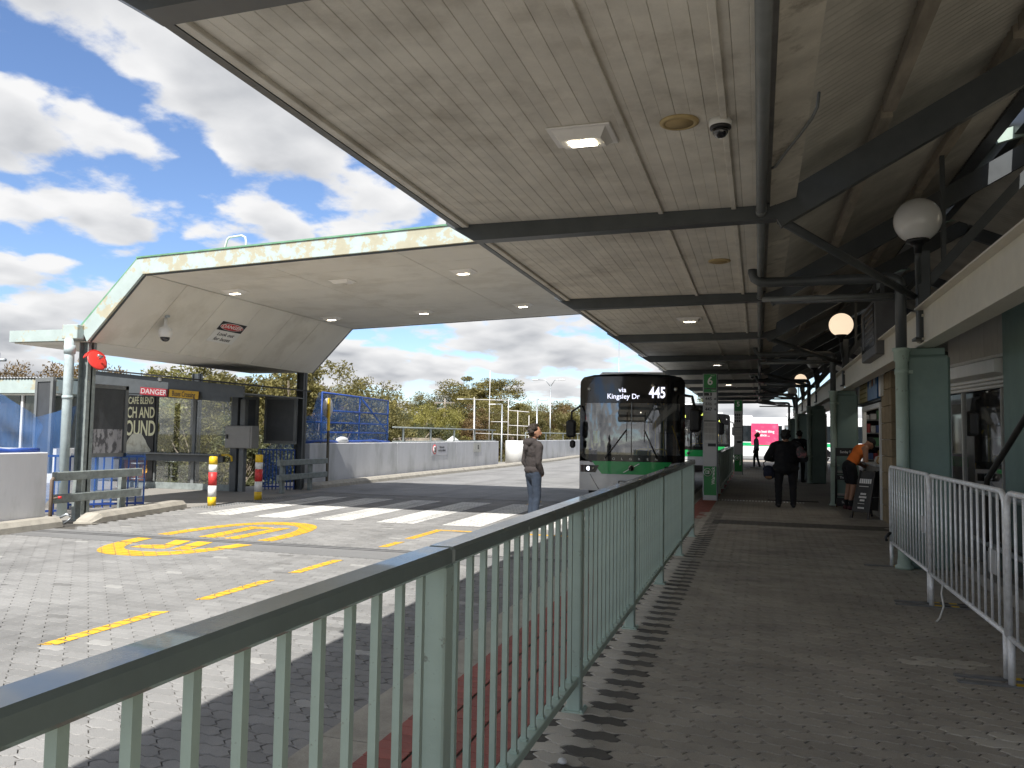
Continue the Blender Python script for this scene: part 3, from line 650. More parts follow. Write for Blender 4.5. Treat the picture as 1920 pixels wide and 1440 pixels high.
def dome_cam(x, y, lb):
    t = thing('dome_camera', lb, 'camera', (x,y,ZS), 0, 'dome cameras')
    b = MB(); b.lathe((0,0,0),[(.075,0),(.075,-.035),(.07,-.045)],22); b.build('base', white_p, t)
    b = MB(); b.lathe((0,0,0),[(.069,-.04),(.069,-.06),(.06,-.066)],22); b.build('ring', black_p, t)
    b = MB(); b.lathe((0,0,0),[(.058,-.062),(.05,-.09),(.034,-.112),(.012,-.122)],20); b.build('dome', smoke, t)
dome_cam(-.235,5.36,'dome camera on the soffit beside the round speaker'); dome_cam(-.2,28.2,'tiny dome camera far along the soffit')

# ================================================================== crossing canopy over the zebra crossing
cross = thing('crossing_canopy', 'high canopy spanning the crossing, peeling yellow and pale blue fascia, folded down at one side', 'canopy')
peel = M('peeling_fascia_paint', (.44,.42,.315), .75, var=.12, vscale=3, bump=.2, bscale=20, col2=(.42,.50,.485), c2scale=3.0, c2lo=.49, c2hi=.51)
peel2 = M('peeling_pale_blue_paint', (.40,.475,.46), .75, var=.1, vscale=3, bump=.2, bscale=20, col2=(.43,.405,.30), c2scale=3.2, c2lo=.57, c2hi=.59)
green_trim = M('green_roof_trim', (.15,.32,.2), .6, var=.25, vscale=4)
Y0, Y1 = 12.0, 20.05; KX, KZ, SL = -10.9, 4.36, .037
sz = lambda x: KZ+SL*(x-KX)
XE = -2.2
LX, LZ = -12.12, 3.12                                  # lower edge of the folded part
seam = [12.06,13.22,14.5,15.8,17.08,18.36,20.0]; xs = [KX,-8.47,-5.87,-3.25,XE]
for i in range(len(seam)-1):
    ya, yb = seam[i]+.006, seam[i+1]-.006
    for j in range(len(xs)-1):
        xa, xb = xs[j]+.006, xs[j+1]-.006
        b = MB(); b.prism([(xa,ya,sz(xa)),(xb,ya,sz(xb)),(xb,yb,sz(xb)),(xa,yb,sz(xa))], (0,0,.02)); b.build('soffit_panel', cream, cross)
    nx, nz = (KZ-LZ), -(KX-LX); nl = math.hypot(nx,nz)
    b = MB(); b.prism([(LX+.01,ya,LZ+.01),(KX-.006,ya,KZ-.006),(KX-.006,yb,KZ-.006),(LX+.01,yb,LZ+.01)], (-nx/nl*.02,0,-nz/nl*.02)); b.build('sloping_panel', cream, cross)
FH = .29
def fascia_face(y, d, mats):
    b = MB(); b.prism([(KX,y,sz(KX)-.01),(XE,y,sz(XE)-.01),(XE,y,sz(XE)+FH),(KX-.13,y,sz(KX)+FH-.005)], (0,d,0)); b.build('fascia', mats[0], cross)
    b = MB(); b.prism([(LX,y,LZ-.01),(KX,y,sz(KX)-.01),(KX-.13,y,sz(KX)+FH-.005),(LX-.16,y,LZ+.27)], (0,d,0)); b.build('folded_fascia', mats[1], cross)
fascia_face(Y0, .06, (peel, peel2)); fascia_face(Y1-.06, .06, (steel_md, steel_md))
b = MB(); b.prism([(KX-.15,Y0-.02,sz(KX)+FH-.002),(XE,Y0-.02,sz(XE)+FH+.002),(XE,Y0-.02,sz(XE)+FH+.03),(KX-.15,Y0-.02,sz(KX)+FH+.026)], (0,Y1-Y0+.04,0)); b.build('roof_sheet', green_trim, cross)
b = MB(); b.prism([(LX-.18,Y0+.02,LZ+.275),(KX-.155,Y0+.02,sz(KX)+FH),(KX-.155,Y0+.02,sz(KX)+FH+.026),(LX-.2,Y0+.02,LZ+.31)], (0,Y1-Y0-.04,0)); b.build('roof_sheet', green_trim, cross)
b = MB(); b.box(XE,XE+.06,Y0,Y1,sz(XE)-.01,sz(XE)+FH); b.build('end_fascia', peel2, cross)
# thin dark shadow-line angle under the near fascia
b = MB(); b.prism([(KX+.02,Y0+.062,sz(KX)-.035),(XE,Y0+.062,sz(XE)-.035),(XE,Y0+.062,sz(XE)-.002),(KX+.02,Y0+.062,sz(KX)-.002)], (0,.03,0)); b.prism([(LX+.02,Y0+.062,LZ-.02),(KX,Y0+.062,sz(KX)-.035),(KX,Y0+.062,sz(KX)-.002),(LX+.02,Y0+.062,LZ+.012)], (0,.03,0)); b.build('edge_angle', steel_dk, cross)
# low side roof at the footpath
b = MB(); b.box(-14.05,LX-.16,Y0+.02,Y1-.2,3.14,3.36); b.build('side_roof', peel2, cross)
b = MB(); b.box(-14.0,LX-.0,Y0+.1,Y1-.25,3.115,3.135); b.build('side_soffit', cream, cross)
b = MB(); b.box(-12.56,-12.2,Y0-.16,Y0+.01,3.15,3.42,.01); b.build('rainwater_head', peel2, cross)
for (x, y) in ((-12.28,12.2),(-12.28,19.75),(-15.8,19.75)):
    b = MB(); b.box(x-.11,x+.11,y-.018,y+.018,RZ,3.12); b.box(x-.11,x-.09,y-.1,y+.1,RZ,3.12); b.box(x+.09,x+.11,y-.1,y+.1,RZ,3.12); b.build('column', steel_dk if y > 13 else galv_rail, cross)
# end support stands on the platform canopy's line
for y in (12.6, 19.4):
    b = MB(); b.box(XE+.0-.2,XE-.05,y-.08,y+.08,3.905,sz(XE)-.012); b.build('stub_post', steel_dk, cross)
la = R(2.1)
for (x, y, lb, on) in ((-10.42,14.08,'lit light on the crossing canopy near the folded side, front row',1),(-7.88,14.02,'unlit light in the middle of the crossing canopy front row',0),(-5.34,14.06,'lit light on the crossing canopy front row, nearest the platform',1),
                       (-10.4,18.0,'lit light on the crossing canopy near the folded side, back row',1),(-7.87,18.04,'lit light in the middle of the crossing canopy back row',1),(-5.34,18.07,'lit light on the crossing canopy back row, nearest the platform',1)):
    luminaire((x,y,sz(x)-.001), lb, 'lights in the crossing canopy', (0,-la,0), bool(on))
# access ladder hoops on the roof
t = thing('roof_ladder_hoops', 'white tubular ladder hoops sticking up over the crossing canopy roof', 'ladder', (-9.45,12.75,4.68))
for dy, s in ((-.0,1.),(.65,.85)):
    b = MB(); b.tube([(-.30+dy*.4,dy,.02),(-.2+dy*.4,dy,.42*s),(-.15+dy*.4,dy,.46*s),(.12+dy*.4,dy,.48*s),(.2+dy*.4,dy,.44*s),(.22+dy*.4,dy,.36*s),(.22+dy*.4,dy,.04)], .02, 8); b.build('hoop', white_p, t)
# camera on a stem and danger sign on the folded panel
t = thing('stem_camera', 'white dome camera hanging on a stem from the folded canopy panel', 'camera', (-11.5,13.35,3.39))
b = MB(); b.lathe((0,0,0),[(.035,.34),(.035,.2),(.06,.17),(.125,.13),(.14,.02),(.125,.0),(.118,-.05)],22); b.build('housing', white_p, t)
b = MB(); b.lathe((0,0,0),[(.1,-.048),(.085,-.1),(.05,-.13),(.02,-.14)],18); b.build('dome', smoke, t)
b = MB(); b.tube([(0,0,.30),(0,0,.37),(.03,-.01,.42)], .024, 10); b.box(-.04,.06,-.05,.05,.36,.40); b.build('bracket', galv, t)
def on_fold(u): return (LX+(KX-LX)*u, LZ+(KZ-LZ)*u)
fa = math.atan2(KZ-LZ, KX-LX)
t = thing('danger_sign', 'white DANGER sign with red oval about buses on the folded canopy panel', 'sign')
cxs, czs = on_fold(.462); nx, nz = (KZ-LZ)/nl, -(KX-LX)/nl
t.matrix_world = Matrix(((0,(KX-LX)/nl,nx,cxs+nx*.012),(1,0,0,15.39),(0,(KZ-LZ)/nl,nz,czs+nz*.012),(0,0,0,1)))
b = MB(); b.box(-.45,.45,-.31,.31,-.008,0,.004); b.build('plate', ink_w, t)
b = MB(); b.box(-.435,.435,.045,.295,.001,.003); b.build('black_field', ink_k, t)
b = MB(); b.lathe((0,.17,.004),[(.4,-.0005),(.4,.0005)],36,'z',1,.25); b.build('oval_border', ink_w, t)
b = MB(); b.lathe((0,.17,.006),[(.385,-.0005),(.385,.0005)],36,'z',1,.23); b.build('oval', red_p, t)
text('lettering','DANGER',.135,ink_w,t,(0,.17,.0075),(0,0,0),1.25,.003,.0006)
text('lettering','Look out\nfor buses',.135,ink_k,t,(0,-.135,.002),(0,0,0),1.15,.002,.0006,shear=.15,line=1.05)
# red traffic mirror
t = thing('traffic_mirror', 'red backed round traffic mirror on the near canopy column', 'mirror', (-11.98,12.12,2.76)); t.rotation_euler = Vector((.9,-.12,.42)).to_track_quat('Z','Y').to_euler()
b = MB(); b.lathe((0,0,0),[(.2,.0),(.205,.012),(.18,.022),(.08,.03),(.01,.032)],28); b.build('shell', M('red_plastic', (.72,.05,.04), .35, var=.05), t)
b = MB(); b.lathe((0,0,0),[(.192,-.002),(.19,.004)],28); b.build('mirror_face', chrome, t)
b = MB(); b.prism([(.22*math.cos(a),.22*math.sin(a),-.09) for a in [R(20+140*k/10) for k in range(11)]]+[(.205*math.cos(a),.205*math.sin(a),-.09) for a in [R(160-140*k/10) for k in range(11)]], (0,0,.11)); b.build('hood', MATS['red_plastic'], t)
b = MB(); b.tube([(0,0,.08),(0,0,.16),(-.12,.0,.2)], .022, 8); b.build('bracket', galv, t)
# ================================================================== sage railings along the platform
def railing(name, label, posts, x, y0, y1, group=None, top=1.14, cap=None):
    t = thing(name, label, 'railing', (x,0,0), 0, group)
    cap = cap or sage_cap
    segs = [y0]+[p for p in posts[1::2]]+[y1]
    segs = [y0, posts[1] if len(posts) > 1 else y1, y1]
    for a, b_ in zip(segs[:-1], segs[1:]):
        b = MB(); b.box(-.048,.048,a+.003,b_-.003,top-.056,top,.01); b.build('top_rail', cap, t)
    for i, (a, b_) in enumerate(zip([y0]+posts, posts+[y1])):
        if b_-a < .2: continue
        b = MB(); b.box(-.03,.03,a+.037,b_-.037,.15,.19,.004); b.build('bottom_rail', sage, t)
        n = max(1, round((b_-a-.075)/.137)); st = (b_-a)/n
        for k in range(1, n): inst('baluster', BAL, t, (0,a+k*st,0))
    for p in posts:
        inst('post', POST, t, (0,p,0))
    return t
sage_cap = M('sage_rail_gloss', (.17,.21,.195), .24, coat=.5, var=.1, vscale=5, bump=.03, bscale=60)
b = MB(); b.box(-.011,.011,-.011,.011,.19,1.086); b.box(-.016,.016,-.016,.016,.19,.2); BAL = b.mesh('baluster', sage)
b = MB(); b.box(-.0375,.0375,-.0375,.0375,0,1.084,.006); b.box(-.06,.06,-.06,.06,0,.008)
for sx in (-1,1):
    for sy in (-1,1): b.lathe((sx*.048,sy*.048,.008),[(.008,0),(.008,.01)],6)
POST = b.mesh('post', sage)
railing('platform_railing', 'sage green railing running along the platform edge in the foreground', [.36,2.38,4.38,6.36,8.34,10.4,12.42], -.965, -4.0, 12.46)
railing('platform_railing', 'second sage green railing farther along beside stop sign', [22.0,24.2,26.4,28.6,30.8,33.0], -1.0, 21.96, 33.04)
railing('platform_railing', 'third sage green railing in the distance beyond the second one', [36.5,38.7,40.9], -1.0, 36.46, 40.94)

# steel crowd barriers
bar_m = M('barrier_zinc', (.86,.87,.88), .45, .25, var=.15, vscale=20)
tape_y = M('yellow_hazard_tape', (.75,.5,.02), .5, var=.15); tape_k = M('black_hazard_tape', (.02,.02,.02), .5)
def barrier(y0, y1, x, label):
    t = thing('crowd_barrier', label, 'barrier', (x,y0,0), 0, 'steel crowd barriers'); L_ = y1-y0; T, B = 1.18, .29
    arc = lambda cy, cz, a0, a1: [(0,cy+.1*math.cos(R(a)),cz+.1*math.sin(R(a))) for a in np.linspace(a0,a1,6)]
    b = MB(); b.tube([(0,0,B)]+arc(.1,T-.1,180,90)+arc(L_-.1,T-.1,90,0)+[(0,L_,B)], .019, 10); b.tube([(0,0,B),(0,L_,B)], .017, 10); b.build('frame', bar_m, t)
    n = 14
    for k in range(1, n): inst('upright', UPR, t, (0,L_*k/n,0))
    for yy in (0.03, L_-.03):
        b = MB(); b.tube([(0,yy,B),(0,yy,.012)], .021, 10); b.build('leg', bar_m, t)
        b = MB(); b.bar((-.3,yy,.007),(.3,yy,.007),.05,.012)
        for k in range(4): b.m(1+k%2); b.bar((.02+k*.07,yy,.0145),(.08+k*.07,yy,.0145),.052,.002)
        b.build('foot', [M('dull_zinc_foot', (.22,.22,.22), .6, .3), tape_y, tape_k], t)
    b = MB(); b.box(-.004,.004,L_-.42 if False else .22,.40,.62,.78,.003); b.build('name_plate', M('barrier_plate', (.45,.46,.47), .4, .3), t)
    for zz in (.45,.95):
        b = MB(); b.tube([(0,L_-.0,zz),(0,L_+.03,zz-.01),(0,L_+.035,zz-.06)], .008, 6); b.build('hook', bar_m, t)
b = MB(); b.tube([(0,0,.29),(0,0,1.175)], .009, 8); UPR = b.mesh('upright', bar_m)
barrier(8.24,10.5,1.5,'steel crowd barrier farthest from the viewer, in front of the green column')
barrier(5.8,8.16,1.49,'middle steel crowd barrier in front of the shop glass')
barrier(3.4,5.72,1.48,'steel crowd barrier nearest the viewer, cut by the right picture edge')
t = thing('plastic_strap', 'loose white plastic strap hanging from the middle barrier onto the paving', 'strap', (1.47,7.55,0))
b = MB(); b.tube([(0,0,.3),(-.01,.01,.22),(.0,-.02,.12),(-.04,-.06,.03),(-.07,-.09,.006)], .008, 6); b.build('strap', white_p, t)
t = thing('cable_tie', 'black cable tie and tape knot on the far barrier leg', 'tie', (1.5,10.5,.4)); b = MB(); b.tube([(0,0,0),(-.03,-.03,-.02),(-.06,-.02,-.06),(-.05,-.04,-.1)], .018, 6); b.build('knot', black_p, t)
t = thing('paper_scrap', 'crumpled white paper scrap on the platform by the railing foot', 'litter', (-.86,3.66,.0)); b = MB(); b.lathe((0,0,.012),[(.012,-.011),(.024,-.004),(.02,.008),(.006,.014)],7); b.build('paper', white_p, t)
# ================================================================== far side of the roadway
def low_wall(name, label, x0, x1, y0, y1, z1, round_end=False):
    t = thing(name, label, 'wall', ((x0+x1)/2,y0,RZ)); w = (x1-x0)/2
    n = max(1, round((y1-y0)/7)); st = (y1-y0)/n
    for k in range(n):
        b = MB(); b.box(-w,w,k*st+.006,(k+1)*st-.006,0,z1-RZ,.015); b.build('wall_panel', concrete, t)
    if round_end:
        b = MB(); b.lathe((-.1,0,0),[(.62,0),(.62,z1-RZ-.02),(.6,z1-RZ)],26); b.build('round_end', white_p, t)
    return t
low_wall('parapet_wall','low pale wall at the left picture edge beside guard rails',-11.62,-11.3,2,10.52,1.07)
lw = low_wall('parapet_wall','long pale grey parapet wall beyond the crossing with a small prohibition sign',-12.72,-12.4,20.45,38.1,1.12)
low_wall('parapet_wall','farther white parapet wall with a round end behind the hooded man',-12.9,-12.55,42.6,78,1.12,True)
b = MB(); b.box(-12.5,-12.36,20.42,38.12,1.12,1.145); 
# handrail over the wall
t = thing('wall_handrail','grey tubular handrail on top of the long parapet wall','railing',(-12.58,26.3,1.12))
b = MB(); b.tube([(0,0,.54),(0,11.8,.54)], .03, 8); b.tube([(0,0,.03),(0,11.8,.03)], .02, 8); b.build('rail', galv_rail, t)
for k in range(5):
    b = MB(); b.box(-.03,.03,.9+k*2.6-.03,.9+k*2.6+.03,0,.54); b.build('post', galv_rail, t)
t = thing('wall_handrail','grey handrail on top of the farther white wall','railing',(-12.72,44,1.12))
b = MB(); b.tube([(0,0,.45),(0,33,.45)], .03, 8); b.build('rail', galv_rail, t)
for k in range(8):
    b = MB(); b.box(-.03,.03,k*4.6-.03,k*4.6+.03,0,.45); b.build('post', galv_rail, t)
# signs on the wall
t = thing('no_entry_sign','small sign with a red prohibition ring on the long wall','sign',(-12.385,30.3,.82))
b = MB(); b.box(-.006,0,-.85,.85,-.24,.24); b.build('plate', M('sign_grey', (.55,.55,.58), .5, var=.03), t)
b = MB(); b.lathe((.002,-.52,0),[(.2,-.001),(.2,.001)],24,'x'); b.build('ring', red_p, t)
b = MB(); b.lathe((.004,-.52,0),[(.15,-.001),(.15,.001)],24,'x'); b.build('disc', ink_w, t)
b = MB(); b.bar((.006,-.62,.1),(.006,-.42,-.1),.002,.05,up=(1,0,0)); b.bar((.006,-.52,-.1),(.006,-.5,.09),.002,.06,up=(1,0,0)); b.build('figure', ink_k, t)
text('lettering','Public access\nis strictly prohibited',.13,ink_k,t,(.004,.25,.02),FACE_E,.75,.001,.001)
t = thing('service_plate','faded square service plate on the long wall past the prohibition sign','sign',(-12.385,34.9,.86))
b = MB(); b.box(-.006,0,-.5,.5,-.22,.2); b.build('plate', M('sign_cream', (.5,.5,.46), .6, var=.08), t)
b = MB()
for yy in (.02,.12):
    for zz in (-.05,.05): b.box(.001,.003,yy,yy+.08,zz-.035,zz+.035)
b.build('symbol', ink_k, t)
t = thing('paper_notice','small white notice on the farther wall by the bus mirror','sign',(-12.53,55,.85)); b = MB(); b.box(0,.005,-.5,.5,-.25,.2); b.build('sheet', white_p, t)
# guard rails
def guard(label, x, y0, y1, posts, dz=0):
    t = thing('guard_rail', label, 'barrier', (x,0,RZ), 0, 'low steel guard rails')
    for z in (.42,.8):
        b = MB(); b.box(-.05,.05,y0,y1,z-.075+dz,z+.075+dz,.012); b.build('rail', galv_rail, t)
    for p in posts:
        b = MB(); b.box(-.15,-.052,p-.06,p+.06,0,.86,.008); b.build('post', galv_rail, t)
guard('galvanised guard rail in front of the near canopy column', -11.42, 10.75, 12.75, (11.35,12.4))
guard('grey guard rail in front of the far canopy column', -11.75, 17.9, 20.3, (18.25,19.6))
# striped bollards
band = [M('bollard_yellow', (.8,.52,.02), .45, var=.1, col2=(.5,.36,.1), c2scale=9, c2lo=.58, c2hi=.66), M('bollard_white', (.76,.75,.72), .45, var=.06, col2=(.45,.43,.4), c2scale=9, c2lo=.58, c2hi=.66), M('bollard_red', (.62,.04,.04), .45, var=.1, col2=(.35,.06,.05), c2scale=9, c2lo=.58, c2hi=.66)]
for (x, y, lb) in ((-11.28,14.72,'yellow, white and red striped bollard nearer the viewer'),(-11.3,16.42,'yellow, white and red striped bollard farther from the viewer')):
    t = thing('bollard', lb, 'bollard', (x,y,RZ), 0, 'striped bollards')
    zs = [0,.19,.43,.72,.88,1.06]
    for k, mi in enumerate((0,1,2,1,0)):
        b = MB(); pr = [(.088,zs[k]),(.088,zs[k+1])]
        if k == 4: pr = [(.088,zs[4]),(.088,1.05),(.07,1.06)]
        b.lathe((0,0,0), pr, 22); b.build('band', band[mi], t)
# blue picket fences and netting
def pickets(label, p, q, z0, h, n):
    t = thing('picket_fence', label, 'fence', (p[0],p[1],z0)); d = Vector((q[0]-p[0], q[1]-p[1], 0))
    for z in (.08,h):
        b = MB(); b.bar((0,0,z), tuple(d+Vector((0,0,z))), .04,.04); b.build('rail', blue_p, t)
    for k in range(n+1):
        b = MB(); c = d*(k/n); b.box(c.x-.012,c.x+.012,c.y-.012,c.y+.012,.0,h); b.build('picket', blue_p, t)
pickets('blue picket fence hung with netting below the perforated screen', (-13.3,12.9), (-12.35,13.9), RZ, 1.05, 9)
pickets('blue picket fence below the dark cabinet by the far column', (-13.3,19.3), (-12.35,19.6), RZ, 1.1, 10)
pickets('blue picket fence between the left wall and the drainpipe', (-12.9,11.3), (-12.5,12.0), RZ, 1.1, 5)
def sheet(name, label, p00, p10, p11, p01, nu=14, nv=10, amp=.04, seed=0, parent=None, mat=None):
    rng = random.Random(seed); ph = [rng.uniform(0,6) for _ in range(6)]
    p00, p10, p11, p01 = map(Vector, (p00,p10,p11,p01)); nrm = (p10-p00).cross(p01-p00).normalized(); b = MB(); b.smooth = True; V = []; F = []
    for j in range(nv+1):
        for i in range(nu+1):
            u, v = i/nu, j/nv; p = p00*(1-u)*(1-v)+p10*u*(1-v)+p11*u*v+p01*(1-u)*v
            w = math.sin(u*9+ph[0])*math.cos(v*5+ph[1])+.6*math.sin(u*17+v*6+ph[2])+.5*math.sin(v*13+u*4+ph[3])
            sag = -amp*1.2*abs(math.sin(u*math.pi*2.5+ph[4]))*(v if seed % 2 else 1-v)
            V.append(p+nrm*w*amp+Vector((0,0,sag)))
    for j in range(nv):
        for i in range(nu): a = j*(nu+1)+i; F.append((a,a+1,a+nu+2,a+nu+1))
    b.add(V, F); o = b.build(name, mat or blue_net)
    return tag(o, label, 'netting', 'blue debris netting') if label else o
sheet('debris_netting','blue netting slung from the scaffold at the left picture edge', (-17.6,13.2,.95),(-12.75,11.6,.9),(-12.75,11.6,1.75),(-17.6,13.2,3.0), 18, 12, .05, 3)
sheet('debris_netting','blue netting bunched behind the drainpipe', (-12.75,11.5,-.1),(-12.35,11.75,.3),(-12.3,12.0,1.9),(-12.8,11.55,1.65), 10, 12, .035, 4)
sheet('debris_netting','blue netting over the pickets below the perforated screen', (-13.25,12.86,-.1),(-12.3,13.86,.05),(-12.3,13.86,.98),(-13.25,12.86,1.0), 12, 10, .03, 5)
sheet('debris_netting','blue netting on the pickets below the dark cabinet', (-13.3,19.25,-.05),(-12.35,19.5,.1),(-12.3,19.5,1.55),(-13.3,19.25,.85), 12, 10, .03, 6)
sheet('debris_netting','blue netting stretched on scaffold frame above the long wall', (-12.62,20.5,1.16),(-12.62,26.05,1.16),(-12.62,26.0,2.6),(-12.62,21.2,2.66), 22, 12, .018, 7)
sheet('debris_netting','slack blue netting drooping past the round disc sign', (-12.5,19.9,1.2),(-12.5,21.4,1.2),(-12.5,21.9,2.1),(-12.5,19.9,1.85), 12, 8, .03, 8)
def roll(p, q, label, seed):
    rng = random.Random(seed); p, q = Vector(p), Vector(q); pts = [p+(q-p)*(k/9)+Vector((0,0,.03*rng.uniform(-1,1))) for k in range(10)]
    b = MB(); b.tube(pts, [.03+.02*rng.random() for _ in pts], 7); tag(b.build('rolled_netting', blue_p), label, 'netting', 'blue debris netting')
roll((-12.55,20.5,1.17),(-12.55,26.0,1.17),'rolled blue netting edge lying on the long wall',1); roll((-11.5,8.0,1.1),(-11.45,10.45,1.1),'rolled blue netting edge lying on the near left wall',2)
# scaffolds
def scaffold(name, label, mat, bars, r=.024):
    t = thing(name, label, 'scaffold', bars[0][0])
    o = Vector(bars[0][0])
    for p, q in bars:
        b = MB(); b.tube([Vector(p)-o, Vector(q)-o], r, 8); b.build('tube', mat, t)
scaffold('scaffold','blue scaffold frame behind the netting on the long wall', blue_p, [((-12.66,21.5,1.12),(-12.66,21.5,2.66)),((-12.66,23.9,1.12),(-12.66,23.9,2.66)),((-12.66,26.02,1.12),(-12.66,26.02,2.6)),((-12.66,20.5,1.12),(-12.66,20.5,1.75)),
    ((-12.66,20.5,1.75),(-12.66,26.02,1.75)),((-12.66,21.5,2.12),(-12.66,26.02,2.12)),((-12.66,21.5,1.45),(-12.66,26.02,1.45)),((-12.66,21.5,2.66),(-12.66,26.02,2.6)),((-12.66,24.0,2.6),(-12.66,26.0,1.5))], .028)
scaffold('scaffold','galvanised scaffold tubes at the left picture edge', galv, [((-15.0,12.6,RZ),(-15.0,12.6,3.0)),((-17.5,12.6,2.9),(-14.8,12.6,2.85)),((-17.5,12.6,1.95),(-14.9,12.6,1.95)),((-17.5,12.6,1.35),(-14.9,12.6,1.35)),((-17.5,12.2,1.0),(-14.9,12.6,1.1)),((-15.9,12.6,RZ),(-15.9,12.6,2.9))], .035)
wsc = M('pale_scaffold_paint', (.62,.6,.58), .5, var=.1)
scaffold('scaffold_tower','white scaffold tower rising behind the wall gap', wsc, [((-16.6,46,0),(-16.6,46,3.7)),((-15.6,46,0),(-15.6,46,5.3)),((-16.6,46,3.55),(-14.4,46,3.5)),((-14.4,46,0),(-14.4,46,3.6)),((-13.8,46,0),(-13.8,46,2.9)),((-13.1,46,0),(-13.1,46,2.6)),((-14.4,46,2.9),(-13.1,46,2.8)),((-14.4,46,2.0),(-13.1,46,1.95)),((-15.5,46,2.2),(-14.4,46,2.2)),((-16.6,46,1.5),(-13.1,46,1.4))], .022)
# disc sign seen from behind
t = thing('disc_sign','back of a round grey disc sign on a yellow post at the wall end','sign',(-12.25,21.15,RZ))
b = MB(); b.lathe((.0,0,2.33),[(.3,-.006),(.3,.006)],30,'x'); b.build('disc', M('grey_sign_back', (.5,.5,.51), .45, .2, var=.04), t)
b = MB(); b.box(.015,.06,-.05,.05,1.65,2.62,.006); b.build('yellow_post', band[0], t)
b = MB(); b.box(.015,.06,-.05,.05,0,1.645,.006); b.build('post_foot', M('brown_post', (.1,.085,.06), .7), t)
t = thing('standpipe','pale capped standpipe behind the disc sign','post',(-13.0,20.9,-.6)); b = MB(); b.tube([(0,0,0),(0,0,3.4)], .07, 12); b.lathe((0,0,3.4),[(.05,0),(.09,.06),(.05,.12)],12); b.build('pipe', galv, t)
# drainpipe of the crossing canopy
t = thing('drainpipe','pale galvanised drainpipe in front of the near canopy column','pipe',(-12.36,11.85,RZ))
b = MB(); b.tube([(-.02,0,3.3),(0,0,2.9),(0.0,-.0,0)], .085, 16); b.build('pipe', M('pale_blue_drainpipe', (.45,.53,.54), .6, var=.15, vscale=6), t)
b = MB(); b.lathe((0,0,3.1),[(.1,-.08),(.1,.08)],16); b.lathe((0,0,2.2),[(.095,-.03),(.095,.03)],16); b.build('collar', MATS['pale_blue_drainpipe'], t)
t = thing('hose_post','short rusty tap post beside the left wall end','post',(-11.25,10.56,RZ)); b = MB(); b.tube([(0,0,0),(0,0,.75),(.02,.02,.8)], .03, 8); b.tube([(0,.02,.45),(.1,.06,.47)], .018, 6); b.build('pipe', M('rusty_pipe', (.16,.12,.09), .8, var=.3), t)
b = MB(); b.lathe((.11,.07,.47),[(.03,-.02),(.03,.02)],8); b.build('tap', red_p, t)
t = thing('bent_bracket','bent white bracket lying by the wall corner','bracket',(-11.05,10.62,RZ+.0)); b = MB(); b.tube([(-.1,0,.12),(.05,.03,.2),(.14,.05,.14),(.02,.02,.04)], .022, 6); b.build('bracket', galv, t)

# ------------------------------------------------------------------ waiting shelter
sh = thing('waiting_shelter','charcoal framed glass waiting shelter with sloping roof left of the crossing','shelter',(-15.2,18.3,RZ))
def P(x, y, z): return (x+15.2, y-18.3, z-RZ)
def shp(name, mat, *boxes):
    b = MB()
    for (x0,x1,y0,y1,z0,z1) in boxes: b.box(x0+15.2,x1+15.2,y0-18.3,y1-18.3,z0-RZ,z1-RZ,.006)
    return b.build(name, mat, sh)
rl = lambda x: 3.0-.09*(x+16.7)
b = MB(); b.prism([P(-16.75,16.55,2.43),P(-11.9,16.55,2.27),P(-11.9,16.55,rl(-11.9)-.02),P(-16.75,16.55,rl(-16.75)-.02)], (0,.06,0)); b.build('roof_fascia', steel_dk, sh)
b = MB(); b.prism([P(-16.8,16.45,rl(-16.8)),P(-11.8,16.45,rl(-11.8)),P(-11.8,16.45,rl(-11.8)+.04),P(-16.8,16.45,rl(-16.8)+.04)], (0,3.0,0)); b.build('roof_sheet', M('black_roof_sheet', (.02,.02,.022), .6), sh)
b = MB(); b.prism([P(-16.7,16.65,2.56),P(-11.95,16.65,2.36),P(-11.95,16.65,2.39),P(-16.7,16.65,2.59)], (0,2.65,0)); b.build('roof_soffit', steel_md, sh)
b = MB(); b.lathe(P(-14.35,16.54,2.73),[(.055,-.015),(.055,.015)],18,'y'); b.build('marker_disc', ink_w, sh)
shp('header', steel_dk, (-16.6,-12.0,16.75,16.85,2.02,2.4)) if False else None
for x0, x1 in ((-17.15,-17.08),(-16.0,-15.9),(-14.72,-14.62),(-13.5,-13.42)):
    shp('mullion', steel_md, (x0,x1,18.27,18.34,RZ,2.42))
shp('end_post', steel_dk, (-13.42,-13.24,18.2,18.4,RZ,2.5)); shp('end_post', steel_md, (-13.2,-13.05,18.25,18.4,RZ,2.3))
shp('sill', galv_rail, (-17.1,-13.45,18.25,18.36,RZ,.02)); shp('head_rail', steel_dk, (-17.1,-13.45,18.26,18.35,2.42,2.6))
for (x0, x1, z0, z1) in ((-15.9,-14.72,.02,2.42),(-14.62,-13.5,.02,2.42)):
    b = MB(); b.box(x0+15.2,x1+15.2,-.004,.004,z0-RZ,z1-RZ); b.build('pane', dirty, sh)
shp('leaning_ledge', steel_md, (-17.1,-13.5,17.85,18.05,.80,.84)); shp('ledge_rail', steel_dk, (-17.1,-13.5,18.0,18.08,.62,.79))
b = MB(); b.tube([P(-13.5,17.95,.82),P(-13.3,17.95,.82),P(-13.2,17.95,.78),P(-13.18,17.95,.66)], .028, 8); b.build('yellow_rail_end', band[0], sh)
for (x, y) in ((-12.15,16.8),(-16.5,16.8)): shp('roof_post', steel_dk, (x-.06,x+.06,y-.06,y+.06,RZ,2.25)) if x < -16 else None
